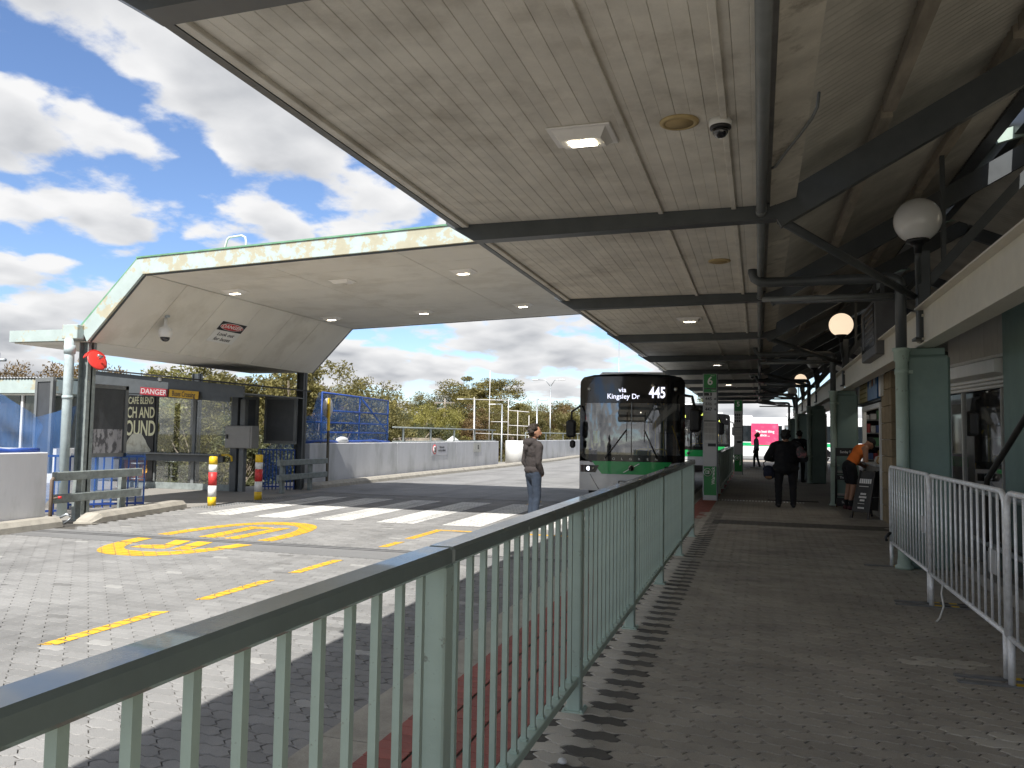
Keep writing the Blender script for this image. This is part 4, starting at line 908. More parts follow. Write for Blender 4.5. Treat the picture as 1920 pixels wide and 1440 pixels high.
# poster in the shelter: coffee advertisement
ad = thing('poster','tall black poster with a cream topped coffee cup in the shelter','poster',(-16.5,18.24,RZ))
b = MB(); b.box(-.58,.56,-.02,.0,.18,2.56); b.build('backing', M('poster_black', (.012,.011,.011), .4, var=0), ad)
ad_y = M('poster_cream_ink', (.8,.78,.52), .5, var=.03); ad_br = M('poster_brown_ink', (.2,.075,.015), .5, var=.25, vscale=3, col2=(.1,.03,.008), c2scale=2); ad_fo = M('poster_foam_ink', (.62,.61,.5), .5, var=.12, vscale=8, col2=(.42,.39,.28), c2scale=5); ad_go = M('poster_gold_ink', (.7,.38,.06), .5, var=.05)
text('lettering','McCAFÉ BLEND',.27,ad_y,ad,(-.0,-.022,2.40),FACE_CAM,.56,.006,.001)
text('lettering','RICH AND',.42,ad_y,ad,(-.0,-.022,2.06),FACE_CAM,.57,.009,.001)
text('lettering','ROUND',.58,ad_y,ad,(-.0,-.022,1.62),FACE_CAM,.58,.012,.001)
b = MB(); b.add([(-.42,-.023,.98),(.42,-.023,.98),(.34,-.023,.2),(-.34,-.023,.2)], [(0,1,2,3)]); b.build('cup_print', ad_br, ad)
rng = random.Random(2); foam = []
for k in range(25):
    a = math.pi*k/24; foam.append((.46*math.cos(a)*(1+.08*math.sin(7*a)), -.026, 1.0+.50*math.sin(a)**1.6*(1+.06*math.sin(11*a))))
b = MB(); b.add(foam+[(-.4,-.026,.93),(-.1,-.026,.9),(.2,-.026,.96),(.4,-.026,.92)], [tuple(range(29))]); b.build('foam_print', ad_fo, ad)
text('lettering','McCafé',.3,ad_go,ad,(0,-.027,.46),(R(90),R(-8),0),.85,.006,.001,shear=.25)
# header signs
def hs(x0, x1, z0, z1, body, plate, ink, label, wide):
    t = thing('header_sign', label, 'sign', ((x0+x1)/2,16.5,(z0+z1)/2)); t.rotation_euler = (0,R(4.0),0)
    b = MB(); b.box(-(x1-x0)/2,(x1-x0)/2,-.012,.0,-(z1-z0)/2,(z1-z0)/2,.005); b.build('plate', plate, t)
    text('lettering', body, (z1-z0)*.95, ink, t, (0,-.0135,-.005), FACE_CAM, wide, .002, .001)
hs(-14.9,-14.06,2.31,2.5,'DANGER',M('sign_red', (.27,.025,.035), .5, var=.03),M('dull_white_print', (.4,.36,.36), .5, var=0),'narrow red sign reading DANGER under the shelter roof edge',1.1)  # red plate and ink darkened to stand in for the crossing canopy's shade
hs(-14.02,-13.14,2.25,2.44,'Buses Crossing',M('sign_amber', (.62,.36,.02), .5, var=.03),ink_k,'narrow amber sign about buses crossing under the shelter roof edge',.62)
b = MB(); b.bar(P(-16.5,16.6,2.5),P(-12.3,16.6,2.26),.05,.2); b.build('header_beam', steel_dk, sh)
# perforated screens and cabinet
perf = M('perforated_grey_steel', (.085,.09,.095), .5, .3, var=.12, bump=.4, bscale=300)
def screen(label, p, q, z0, z1, patch=False):
    t = thing('perforated_screen', label, 'screen', (p[0],p[1],z0)); d = Vector((q[0]-p[0],q[1]-p[1],0)); n = d.normalized(); h = z1-z0
    b = MB(); b.bar((0,0,h/2),tuple(d+Vector((0,0,h/2))),.02,h-.1); b.build('panel', perf, t)
    b = MB()
    for z in (.04,h-.04): b.bar((0,0,z),tuple(d+Vector((0,0,z))),.06,.08)
    for c in (n*.04, d-n*.04): b.bar((c.x,c.y,0),(c.x,c.y,h),.06,.08)
    b.build('frame', steel_md, t)
    if patch:
        s = n.cross(Vector((0,0,1)))
        for s_ in (1,):
            b = MB(); c = d*.52+Vector((0,0,h*.22))+s*.016*s_; b.obox(c, d*.36, Vector((0,0,.24)), s*.004); b.build('notice_sheet', M('pale_grid_notice', (.36,.36,.38), .6, col2=(.1,.1,.11), c2scale=9, c2lo=.48, c2hi=.56, stretch=(1,1,.5)), t)
screen('perforated grey screen beside the near canopy column with a pale gridded sheet', (-12.6,12.55), (-12.6,13.6), .9, 2.36, True)
screen('dark perforated screen beside the far canopy column', (-13.05,19.15), (-12.1,19.25), 1.12, 2.42)
screen('dark framed screen panel behind the steel cabinet', (-13.66,18.85), (-13.08,18.9), 1.4, 2.4)
screen('grey framed panel standing at the far left of the crossing', (-13.6,12.3), (-12.95,12.1), .6, 2.45)
t = thing('steel_cabinet','grey steel switch cabinet mounted at the shelter corner','cabinet',(-13.15,18.3,1.0))
b = MB(); b.box(-.42,.42,-.16,.16,0,.6,.012); b.build('body', M('cabinet_grey', (.3,.29,.27), .45, .2, var=.06), t)
b = MB(); b.box(-.38,.36,-.172,-.162,.03,.57,.004); b.build('door', MATS['cabinet_grey'], t); b = MB(); b.box(-.36,-.31,-.2,-.174,.25,.36); b.build('handle', black_p, t)
t = thing('bar_stool','slim metal stool post with a foot ring in front of the poster','stool',(-15.95,17.7,RZ)); b = MB(); b.tube([(0,0,0),(0,0,.68)], .03, 10); b.build('stem', galv, t)
b = MB(); b.lathe((0,0,.68),[(.17,0),(.18,.02),(.17,.03)],18); b.build('seat', galv, t); b = MB(); b.lathe((0,0,.28),[(.15,0),(.15,.02)],18); b.build('foot_ring', galv, t); b = MB(); b.lathe((0,0,0),[(.2,0),(.2,.015),(.03,.03)],18); b.build('base', galv, t)
# low building left of the shelter
bl = thing('station_building','low pale station building with white framed windows behind the left netting','building',(-22,18.5,RZ))
b = MB(); b.box(-7,2.4,0,3,0,1.0); b.box(-7,2.4,2.9,3,1.0,2.9); b.build('wall', white_p, bl)
b = MB(); b.box(-7.1,2.5,-.25,3.2,2.62,3.02); b.build('fascia', peel2, bl)
V, F = corrugated(0,1,0,0,0,9.6,.12,.02); me = fast_mesh('roof_sheet', [(y-7.1,(-.3 if x == 0 else 3.3),3.07+z) for x,y,z in V], F, [M('pale_corrugated_roof', (.55,.56,.56), .5, .2)]); inst('roof_sheet', me, bl)
for k in range(7):
    x = -6.9+k*1.32
    b = MB(); b.box(x,x+.08,-.05,.05,1.0,2.6); b.build('window_frame', white_p, bl)
    b = MB(); b.box(x+.085,x+1.23,-.006,.006,1.02,2.55); b.build('window_pane', glass('dark_glass', tint=(.25,.3,.32), dirt=.08), bl)
b = MB(); b.box(-7,2.4,-.06,.06,2.56,2.61); b.build('window_head', white_p, bl)
# light poles beyond
def pole(label, x, y, z0, h, arms=((-1,.9),), kind=0):
    t = thing('light_pole', label, 'lamp post', (x,y,z0), 0, 'light poles beyond the wall')
    b = MB(); b.tube([(0,0,0),(0,0,h)], [.09,.05], 8); b.build('pole', galv, t)
    for s, l in arms:
        b = MB(); b.tube([(0,0,h-.1*kind),(s*l*.35,0,h+.22*kind),(s*l,0,h+.25*kind)], .035, 6); b.build('arm', galv, t)
        b = MB(); b.box(s*l-.3,s*l+.3,-.12,.12,h+.25*kind-.06,h+.25*kind+.03,.03); b.build('lantern', white_p, t)
pole('tall twin armed light pole beyond the farther wall', -20.0, 78, -4.2, 10.7, ((-1,1.6),(1,1.2)), 2)
pole('slim tall light pole rising behind the bus roof', -13.1, 78, -4.2, 14.9, ((1,1.3),))
pole('white light pole left of the scaffold tower', -21.6, 60, -4.2, 8.4, ((-1,1.2),)); pole('short white light pole behind the scaffold tower', -19.3, 60, -4.2, 8.0, ((-1,.8),))
pole('white light pole with lantern right of the scaffold tower', -15.9, 58, -4.2, 8.3, ((1,.5),))
pole('white light pole seen through the blue netting', -23.0, 40, -4.2, 7.0, ((-1,1.4),))
t = thing('power_pole','timber power pole with crossarms beyond the wall','pole',(-33,82,-4.2),0); b = MB(); b.tube([(0,0,0),(0,0,9.4)], [.16,.11], 8); b.build('pole', M('grey_timber', (.25,.22,.19), .9), t); b = MB(); b.box(-1.2,1.2,-.06,.06,8.9,9.05); b.box(-.9,.9,-.06,.06,8.3,8.42); b.build('crossarm', MATS['grey_timber'], t)
# a pile of materials behind the wall
t = thing('stacked_drums','heap of brownish rolled drums behind the long wall','drums',(-14.2,32,RZ))
for k in range(5):
    b = MB(); b.lathe((-.8+k*.42,.0,1.15),[(.26,-.5),(.26,.5)],14,'y'); b.build('drum', M('drum_brown', (.2,.17,.13), .8, var=.3), t)
b = MB(); b.box(-1.2,1.3,-.5,.5,.2,.88); b.build('pallet', M('grey_timber', (.25,.22,.19), .9), t)
t = thing('site_tent','white peaked tarpaulin behind the long wall','tent',(-15.6,40,RZ)); t.scale = (.75,.75,.85); b = MB(); b.add([(-1,-1,.9),(1,-1,.9),(1,1,.9),(-1,1,.9),(0,0,1.75)],[(0,1,4),(1,2,4),(2,3,4),(3,0,4)]); b.build('tarpaulin', white_p, t); b = MB(); b.box(-.98,.98,-.98,.98,0,.9); b.build('skirt', white_p, t)
t = thing('white_sack','white plastic sack on the long wall behind the blue netting','sack',(-12.55,22.6,1.12)); b = MB(); b.lathe((0,0,0),[(.12,0),(.2,.06),(.17,.15),(.06,.2)],12,'z',.5,1.9); b.build('sack', white_p, t)
# ================================================================== shops on the platform
shop = thing('shop_front','grey framed shop front with roller shutter and window behind the barriers','shop',(2.8,10.5,0)); shop.scale = (1,.42,1); shop.rotation_euler = (0,0,R(8))
wall_p = M('grey_white_cladding', (.5,.485,.45), .7, var=.06)
def sb(name, mat, *bx, par=shop, bev=.005):
    b = MB()
    for q in bx: b.box(*q, bev)
    return b.build(name, mat, par)
for k in range(5): sb('cladding_board', wall_p, (.0,.04,-.1+k*.94,.83+k*.94,2.52,3.25))
sb('shutter_trim', white_p, (-.03,.0,.0,4.6,2.5,2.54)); 
b = MB(); b.prism([(-.005,.12,2.49),(-.17,.12,2.46),(-.17,.12,2.31),(-.005,.12,2.28)], (0,4.5,0)); b.build('shutter_box', M('shutter_zinc', (.66,.65,.62), .45, .2, var=.05), shop)
for k in range(3): sb('shutter_slat', MATS['shutter_zinc'], (-.03,.0,.15,4.6,2.235-k*.05,2.28-k*.05), bev=.012)
sb('jamb', M('jamb_grey', (.52,.51,.48), .55), (-.06,.05,.0,.13,0,2.5)); sb('mullion', MATS['jamb_grey'], (-.03,.03,.52,.60,.85,2.13)); sb('mullion', MATS['jamb_grey'], (-.03,.03,3.3,3.38,.85,2.13))
for y0, y1 in ((.14,.51),(.61,3.29),(3.39,4.6)):
    b = MB(); b.box(-.004,.004,y0,y1,.86,2.12); b.build('pane', glass('shop_glass', tint=(.3,.33,.33), dirt=.03, refl=2.6), shop)
sb('stall_riser', M('stall_riser', (.07,.08,.085), .5), (-.03,.03,.13,4.62,.0,.85))
sb('side_wall', sage_dark, (-.1,.3,-7,-.02,0,3.3)); 
ins_dk = M('shop_interior', (.07,.07,.07), .8); sb('interior', ins_dk, (2.4,2.45,-.1,4.7,0,3.0), (.06,2.4,4.63,4.68,0,3.0), (.06,2.4,-.1,-.03,0,3.0), (.06,2.4,-.1,4.7,2.6,2.65), (.06,2.4,-.1,4.7,0,.05))
sb('inner_board', M('dark_board', (.035,.033,.028), .6), (.3,.34,1.0,2.3,1.3,2.05))
b = MB(); b.box(.28,.29,.75,1.75,1.0,1.22); b.build('warning_card', M('card_white', (.7,.7,.66), .5), shop); text('lettering','WARNING',.13,red_p,shop,(.277,1.2,1.05),FACE_W,2.6,.004,.001)
b = MB(); b.prism([(.2,2.3,.85),(.2,3.1,.85),(.2,2.3,1.2)], (.3,0,0)); b.build('green_display', M('display_green', (.05,.3,.04), .5), shop)
rng = random.Random(4)
for k in range(14):
    b = MB(); yy = 1.05+k*.16; c = rng.choice([(.03,.12,.05),(.05,.15,.1),(.4,.4,.38),(.3,.05,.05)]); b.lathe((.25,yy,.86),[(.035,0),(.035,.14),(.015,.17),(.015,.21)],8); b.build('bottle', M('bottle_%d'%(k%4), c, .3), shop)
for zz in (1.72,1.62):
    b = MB(); b.box(1.3,1.34,1.0,2.2,zz+.5,zz+.52); b.build('tube_light', M('shop_tube', (.85,.93,1), emit=2.), shop)
# ramp rail with glass
rp = thing('ramp_handrail','dark sloping handrail with glass panels behind the barriers','railing',(2.3,0,0))
b = MB(); b.tube([(0,9.6,.35),(0,9.6,1.02),(0,9.56,1.1),(0,6.6,2.5),(0,6.0,2.75)], .03, 12); b.build('handrail', M('dark_bronze_rail', (.05,.047,.043), .35, .5), rp)
for z in (.42,.95):
    b = MB(); b.tube([(0,3.0,z+.0),(0,10.2,z)], .028, 10); b.build('rail', galv, rp)
for y in (4.6,7.1,9.6):
    b = MB(); b.tube([(0.02,y,0),(0.02,y,1.0)], .03, 10); b.build('post', galv, rp)
for y0, y1 in ((3.2,4.5),(4.7,7.0),(7.2,9.5)):
    b = MB(); b.box(.05,.06,y0,y1,.1,.9); b.build('glass_panel', glass('rail_glass', tint=(.35,.4,.4), dirt=.05), rp)
sb('plinth', M('plinth_concrete', (.3,.285,.26), .85, var=.15), (-.1,.3,2.5,10.3,0,.12), par=rp)
# kiosk
ki = thing('kiosk','stone sided kiosk with a lit serving hatch and sign boards over it','kiosk',(2.2,15.2,0))
stone = M('sandstone_block', (.30,.235,.145), .85, var=.2, vscale=4, bump=.5, bscale=18, islands=.14, grain=.1)
for r_ in range(9):
    z0, z1 = r_*.3+.004, r_*.3+.296; off = .2*(r_ % 2)
    for (x0, x1) in ((0,.395-off),(.405-off,.78)): sb('stone_block', stone, (x0,x1,0,.28,z0,z1), par=ki, bev=.008)
    for (y0, y1) in ((.29,.72-off*.8),(.73-off*.8,1.15)): sb('stone_block', stone, (.0,.25,y0,y1,z0,z1), par=ki, bev=.008)
sb('lintel', cream_beam, (-.02,.1,.0,5.0,2.9,3.2), par=ki); sb('door_frame', white_p, (-.03,.05,1.17,1.27,0,2.2), (-.03,.05,3.75,3.85,0,2.2), (-.03,.05,1.27,3.75,2.1,2.2), par=ki)
sb('counter_front', M('counter_panel', (.22,.21,.19), .6), (-.0,.06,1.27,3.75,0,.98), par=ki); sb('counter_top', galv, (-.1,.5,1.25,3.77,.985,1.02), par=ki)
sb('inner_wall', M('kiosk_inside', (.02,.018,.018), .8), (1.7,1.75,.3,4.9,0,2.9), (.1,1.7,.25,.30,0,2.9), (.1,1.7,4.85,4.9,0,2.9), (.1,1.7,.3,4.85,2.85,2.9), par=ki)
cols = [(.3,.04,.04),(.5,.45,.4),(.06,.1,.25),(.4,.25,.05),(.5,.5,.5),(.08,.2,.1)]
for s_, z in enumerate((1.1,1.42,1.74,2.0)):
    sb('shelf', steel_md, (1.2,1.65,.4,4.7,z-.03,z), par=ki)
    y = .5
    while y < 4.5:
        w = rng.uniform(.08,.2); k = rng.randrange(6); sb('packet', M('packet_%d'%k, cols[k], .5), (1.22,1.4,y,y+w-.02,z+.001,z+rng.uniform(.1,.24)), par=ki); y += w
for s_, z in enumerate((1.05,1.35,1.65,1.95,2.25)):
    sb('shelf', steel_md, (.12,1.15,4.5,4.84,z-.03,z), par=ki); x = .14
    while x < 1.1:
        w = rng.uniform(.06,.15); k = rng.randrange(6); sb('packet', M('packet_%d'%k, cols[k], .5), (x,x+w-.015,4.52,4.7,z+.001,z+rng.uniform(.1,.24)), par=ki); x += w
for k, (yy, c) in enumerate(((1.5,(.45,.4,.3)),(1.75,(.35,.2,.06)),(2.0,(.5,.48,.44)))):
    b = MB(); b.lathe((.1,yy,1.021),[(.1,0),(.13,.06),(.1,.14),(.03,.16)],12); b.build('counter_item', M('item_%d'%k, c, .5), ki)
for (y0, y1, nm, c) in ((1.25,2.65,'blue',(.03,.13,.33)),(2.68,3.95,'ochre',(.30,.24,.08)),(3.98,4.8,'white',(.35,.36,.36))):
    pnl = sb('sign_board_'+nm, M('sign_'+nm, c, .4, var=.2, vscale=3), (-.06,-.0,y0,y1,2.28,2.86), par=ki)
for yy in (1.6,1.9,2.2):
    b = MB(); b.lathe((-.062,yy,2.62-.1*(yy-1.9)),[(.09,-.002),(.09,.002)],16,'x'); b.build('printed_shape', M('sign_orange', (.45,.2,.05), .5) if yy == 1.9 else ink_w, ki)
b = MB()
for k in range(5): b.box(-.063,-.061,2.8,3.85,2.35+k*.1,2.38+k*.1)
b.build('printed_lines', M('ochre_dark', (.14,.11,.04), .6), ki)
b = MB(); b.tube([(.9,1.4,2.8),(.9,3.6,2.8)], .02, 8); b.build('tube_light', M('kiosk_tube', (1,.93,.8), emit=14.), ki)  # added glowing tube, put in to brighten the dark hatch and shelves
sb('sign_case', black_p, (.001,.12,1.2,4.85,2.24,2.89), par=ki); sb('switch_box', white_p, (-.05,.02,.85,1.1,2.3,2.85), par=ki)
t = thing('broken_timber','rusty brown broken panel end above the kiosk corner','timber',(2.1,15.0,2.86)); b = MB(); b.prism([(-.3,0,0),(.1,0,-.05),(.45,0,-.02),(.46,0,.14),(.0,0,.15),(-.22,0,.12)], (0,.06,0)); b.build('timber', M('rusty_brown', (.19,.1,.045), .85, var=.4, vscale=7, bump=.5, bscale=20), t)
# departure board
t = thing('departure_board','grey boxed departure screen hanging above the platform before the kiosk','screen',(1.92,14.45,3.28))
sb('case', M('board_grey', (.12,.12,.125), .45, .2), (-.17,.17,-.85,.85,-.45,.45), par=t, bev=.02); sb('screen', M('dark_screen', (.012,.014,.017), .2), (-.178,-.171,-.78,.78,-.3,.38), par=t)
for k in range(6): sb('listing', M('dim_listing', (.1,.1,.1), .5), (-.182,-.179,-.7,.3,.28-k*.1,.32-k*.1), par=t)
sb('listing', MATS['dim_listing'], (-.182,-.179,.4,.6,-.25,.32), par=t); sb('rating_plate', white_p, (.02,.15,-.858,-.851,-.38,-.32), par=t); sb('hanger', steel_dk, (-.03,.03,-.5,-.44,.45,.9), (-.03,.03,.44,.5,.45,.9), par=t)
# wall behind the far columns and the platform's inner side
w = thing('inner_wall','pale fascia wall behind the far columns above the platform','wall',(2.6,0,0))
sb('fascia', cream_beam, (0,.1,20.2,30,2.6,3.1), (0,.1,30.1,47,2.6,3.1), par=w); sb('wall', wall_p, (.2,.3,29.5,33,0,2.6), (.2,.3,38,44,0,2.6), par=w); sb('red_panel', M('dim_red_panel', (.4,.02,.03), .5), (.12,.19,29.6,31.2,.9,2.0), par=w)
b = MB(); b.box(8.9,9.0,-10,60,0,3.0); tag(b.build('back_wall', wall_p), 'plain grey wall at the back of the platform building', 'wall')
# news rack, sandwich board, bin
t = thing('news_rack','black newspaper rack with white lettering beside the kiosk column','rack',(1.83,19.1,0))
for x in (-.19,.19):
    b = MB(); b.tube([(x,0,0),(x,0,1.3)], .014, 8); b.tube([(x,.3,0),(x,.05,1.3)], .012, 8); b.build('side_frame', black_p, t)
for z0, z1, tx in ((1.12,1.3,'Sunday T'),(.6,.7,'The West'),(.02,.2,'Sunday')):
    sb('header_board', ink_k, (-.19,.19,-.02,.0,z0,z1), par=t); text('lettering', tx, .075, ink_w, t, (0,-.0215,(z0+z1)/2), FACE_CAM, .8, .001, .001)
for z in (.75,.25): sb('paper_stack', M('newsprint', (.42,.41,.39), .8), (-.16,.16,.02,.14,z,z+.04), par=t); sb('tray', black_p, (-.18,.18,.01,.16,z-.02,z-.002), par=t)
t = thing('sandwich_board','black folding sandwich board with white lettering by the stone corner','sign',(2.03,16.75,0),R(-42))
for s in (-1,1):
    b = MB(); b.prism([(-.18,s*.27,.12),(.18,s*.27,.12),(.16,s*.03,.88),(-.16,s*.03,.88)], (0,s*.025,.006)); b.build('board', M('chalk_black', (.02,.022,.024), .5, var=.2), t)
    for x in (-.17,.17):
        b = MB(); b.bar((x*1.03,s*.31,0),(x*.9,s*.05,.9),.035,.03); b.build('leg', black_p, t)
for z, hw, hh in ((.7,.13,.045),(.6,.13,.005),(.46,.06,.018),(.4,.08,.018),(.34,.05,.018),(.28,.09,.004),(.2,.07,.015)):
    yq = -.0605-(.88-z)*.316; b = MB(); n_ = 1 if hh < .01 else 6
    for q in range(n_):
        x0 = -hw+2*hw*q/n_; b.obox((x0+hw/n_*.85,yq,z),(hw/n_*.78,0,0),(0,.0006,.0),(0,.27*hh,.96*hh))
    b.build('faded_lettering', ink_w, t)
b = MB(); b.bar((-.15,-.17,.4),(-.15,.17,.4),.012,.012); b.bar((.15,-.17,.4),(.15,.17,.4),.012,.012); b.build('spreader', galv, t)
t = thing('litter_bin','slim metal litter bin between the far columns','bin',(1.55,29.8,0)); b = MB(); b.lathe((0,0,0),[(.22,0),(.24,.1),(.24,.95),(.2,1.05)],20); b.build('drum', galv, t); b = MB(); b.lathe((0,0,1.05),[(.25,0),(.25,.05),(.1,.1)],20); b.build('lid', black_p, t)
# ================================================================== buses
bus_silver = M('bus_silver_paint', (.56,.565,.575), .3, .15, var=.04, coat=.5); bus_white = M('bus_white_paint', (.78,.79,.79), .3, var=.03, coat=.5)
bus_green = M('bus_green_paint', (.018,.34,.085), .3, var=.05, coat=.5); bus_matt = M('bus_black_matt', (.012,.012,.013), .55); bus_black = M('bus_black_gloss', (.008,.008,.009), .12, var=.05, coat=.6)
screen_glass = glass('windscreen_glass', tint=(.7,.78,.78), dirt=.11, dirtcol=(.66,.69,.7), stretch=(7,2,.9), refl=3.2)
side_glass = M('bus_side_glass', (.012,.016,.019), .06, var=.1, coat=.8); tyre = M('tyre_rubber', (.014,.014,.014), .85); rim = M('wheel_rim', (.5,.5,.5), .35, .6)
led_w = M('led_white', (.82,.84,1), emit=.62); led_b = M('led_blue', (.3,.4,1), emit=.5); led_yg = M('led_yellow_green', (.75,.85,.15), emit=.5); lamp_w = M('lamp_white', (.85,.9,1), emit=1.5)
yel_rail = M('yellow_grab_rail', (.75,.48,.03), .4); seat_m = M('bus_seat_fabric', (.04,.05,.09), .9)
def make_bus(label, loc, rz, lines, num, dest_mat, num_mat, detail=True, third=False, group='green and white buses', white_body=False):
    """origin on the road under the middle of the front; the bus runs back along +y"""
    t = thing('bus', label, 'bus', loc, rz, group); W = 1.25; Ln = 12.2
    yf = lambda x, z: .24*(abs(x)/W)**3.5+.02*max(0,z-1.1)**2*.9+.03*max(0,.55-z)
    hw = lambda z: W if z < 2.9 else W-.09*((z-2.9)/.15)**2
    def patch(name, mat, zs, lo, hi, off=0., nx=20, th=0.):
        b = MB(); b.smooth = True; V = []; F = []
        for z in zs:
            for i in range(nx+1):
                x = lo(z)+(hi(z)-lo(z))*i/nx; V.append((x, yf(x,z)-off, z))
        for j in range(len(zs)-1):
            for i in range(nx): a = j*(nx+1)+i; F.append((a,a+1,a+nx+2,a+nx+1))
        b.add(V, F); return b.build(name, mat, t)
    lin = lambda a, b_, n: [a+(b_-a)*k/n for k in range(n+1)]
    bodym = bus_white if white_body else bus_silver
    # body shell: cross-section swept back from the front
    prof = [(-W,.33),(-W,1.0)]+[(-W,2.55)]+[(-hw(z),z) for z in (2.85,2.95,3.05)]+[(-.9,3.1),(0,3.13),(.9,3.1)]+[(hw(z),z) for z in (3.05,2.95,2.85)]+[(W,2.55),(W,1.0),(W,.33)]
    b = MB(); n = len(prof); V = []; F = []
    for y_ in (None, Ln-.1, Ln):
        for (x, z) in prof: V.append((x*(.97 if y_ == Ln else 1), (yf(x,z) if y_ is None else y_), z))
    for r_ in (0,1):
        for i in range(n-1): F.append((r_*n+i, r_*n+n+i, r_*n+n+i+1, r_*n+i+1))
    F.append(tuple(2*n+i for i in range(n))); F.append((0,n-1,3*n-1,2*n)); b.add(V, F); b.build('body', bus_white if white_body else M('bus_side_grey', (.30,.31,.32), .3, .2, coat=.4), t)
    # roof pod and air conditioner
    b = MB(); b.box(-.85,.85,1.0,4.2,3.08,3.24,.08); b.box(-.8,.8,6.5,10.6,3.1,3.45,.14); b.build('roof_unit', bus_white, t)
    patch('roof_brow', bus_black, lin(2.88,3.06,4), lambda z: -hw(z), lambda z: hw(z), .004)
    patch('destination_panel', bus_black, lin(2.42,2.885,4), lambda z: -W, lambda z: W, .008)
    patch('screen_pillar', bus_black, lin(1.16,2.42,6), lambda z: -W, lambda z: -1.13-.02*(z<1.25), .008, 6); patch('screen_pillar', bus_black, lin(1.16,2.42,6), lambda z: 1.13+.02*(z<1.25), lambda z: W, .008, 6)
    patch('screen_sill', bus_black, lin(1.0,1.19,4), lambda z: -W+.28*((1.19-z)/.19)**1.6, lambda z: W-.28*((1.19-z)/.19)**1.6, .012)
    patch('windscreen', screen_glass, lin(1.18,2.43,10), lambda z: -1.15, lambda z: 1.15, .0, 24)
    b = MB(); b.box(-.012,.012,-.014,.03,1.18,2.43); b.build('screen_divider', bus_black, t)
    patch('lower_front', bus_silver, lin(.33,1.02,8), lambda z: -W, lambda z: W, .001)
    patch('green_panel', bus_green, lin(.73,1.03,4), lambda z: -.70-.24*(z-.73)/.3, lambda z: .70+.24*(z-.73)/.3, .014)
    patch('bumper', bus_silver, lin(.33,.70,6), lambda z: -1.2+.1*(.70-z), lambda z: 1.2-.1*(.70-z), .03)
    for s in (-1,1):
        lo, hi = (lambda z: -1.22, lambda z: -.76-.1*(.94-z)/.2) if s < 0 else (lambda z: .76+.1*(.94-z)/.2, lambda z: 1.22)
        patch('headlight', bus_black, lin(.76,.93,3), lo, hi, .018, 8)
        for q, (x, r_) in enumerate(((1.02,.05),(.90,.035))):
            b = MB(); b.lathe((s*x,yf(x,.85)-.022,.85),[(r_,-.004),(r_*.8,.004)],14,'y'); b.build('headlamp_lens', lamp_w if q == 0 else chrome, t)
        b = MB(); b.lathe((s*1.02,yf(1.02,2.75)-.014,2.76),[(.055,-.006),(.05,.008)],16,'y'); b.build('marker_lamp', chrome, t)
        b = MB(); b.lathe((s*1.02,yf(1.02,2.75)-.024,2.76),[(.03,-.004),(.025,.006)],14,'y'); b.build('lamp_core', white_p, t)
    # seam between bumper corner and body, plate, emblem, maker's letters
    for s in (-1,1):
        b = MB(); b.tube([(s*x,yf(x,z)-.034,z) for x, z in ((.98,.72),(.88,.55),(.76,.36))], .006, 6); b.build('panel_seam', bus_black, t)
    b = MB(); b.box(-.3,.3,-.05,-.036,.40,.58); b.build('plate_frame', bus_black, t); b = MB(); b.box(-.27,.27,-.056,-.051,.42,.56); b.build('number_plate', white_p, t)
    b = MB(); b.bar((-.19,-.02,.77),(.19,-.02,.99),.012,.02,up=(0,1,0)); b.build('emblem_bar', chrome, t); b = MB(); b.lathe((0,-.022,.88),[(.07,-.008),(.055,.008)],18,'y'); b.build('emblem_ring', chrome, t)
    b = MB(); b.lathe((0,-.031,.88),[(.045,-.004),(.04,.004)],16,'y'); b.build('emblem_centre', bus_black, t)
    if detail:
        for k, ch in enumerate('VOLGREN'):
            x = -.62+k*.2; text('lettering', ch, .075, ink_w, t, (x,yf(x,1.09)-.016,1.09), FACE_CAM, 1.1, .001, .001)
    # destination lettering
    yl = yf(.0,2.5)-.022
    if lines[0]: text('destination_text', lines[0], .16, dest_mat, t, (-.22,yl,2.73), FACE_CAM, 1.05, .002, .001)
    if lines[1]: text('destination_text', lines[1], .17, dest_mat, t, (-.2,yl,2.575), FACE_CAM, .95, .002, .001)
    text('route_number', num, .36, num_mat, t, (.6,yf(.3,2.5)-.022,2.66), FACE_CAM, .72, .008, .001)
    # wipers
    for xa, xb in ((-.62,-.12),(.62,.3)):
        b = MB(); b.tube([(xa,yf(xa,1.12)-.04,1.1),(xb,yf(xb,1.7)-.03,1.78)], .018, 6); b.tube([(xb+.02,yf(xb,2.2)-.02,2.2),(xb-.0,-.02+yf(xb,1.6),1.5)], .01, 6); b.build('wiper', bus_black, t)
    # mirrors
    b = MB(); b.box(-1.55,-1.32,-.12,.06,1.58,2.0,.05); b.tube([(-1.24,.2,2.35),(-1.42,-.02,2.2),(-1.43,-.02,1.98)], .025, 8); b.build('mirror', bus_matt, t)
    b = MB(); b.box(-1.46,-1.33,-.08,.06,1.33,1.52,.04); b.build('mirror', bus_matt, t)
    b = MB(); b.box(1.34,1.6,-.25,-.05,1.75,2.3,.06); b.tube([(1.2,.1,2.62),(1.4,-.1,2.58),(1.46,-.15,2.3)], .035, 8); b.tube([(1.46,-.14,1.78),(1.45,-.12,1.0)], .04, 8) if False else None; b.build('mirror', bus_matt, t)
    # inside
    inn = M('bus_interior_dark', (.09,.09,.095), .8)
    b = MB(); x, y0, y1, z0, z1 = 1.2, .35, Ln-.3, .6, 2.95
    b.add([(-x,y0,z0),(x,y0,z0),(x,y1,z0),(-x,y1,z0),(-x,y0,z1),(x,y0,z1),(x,y1,z1),(-x,y1,z1)], [(0,1,2,3),(7,6,5,4),(1,5,6,2),(0,3,7,4),(2,6,7,3)]); b.build('saloon', inn, t)
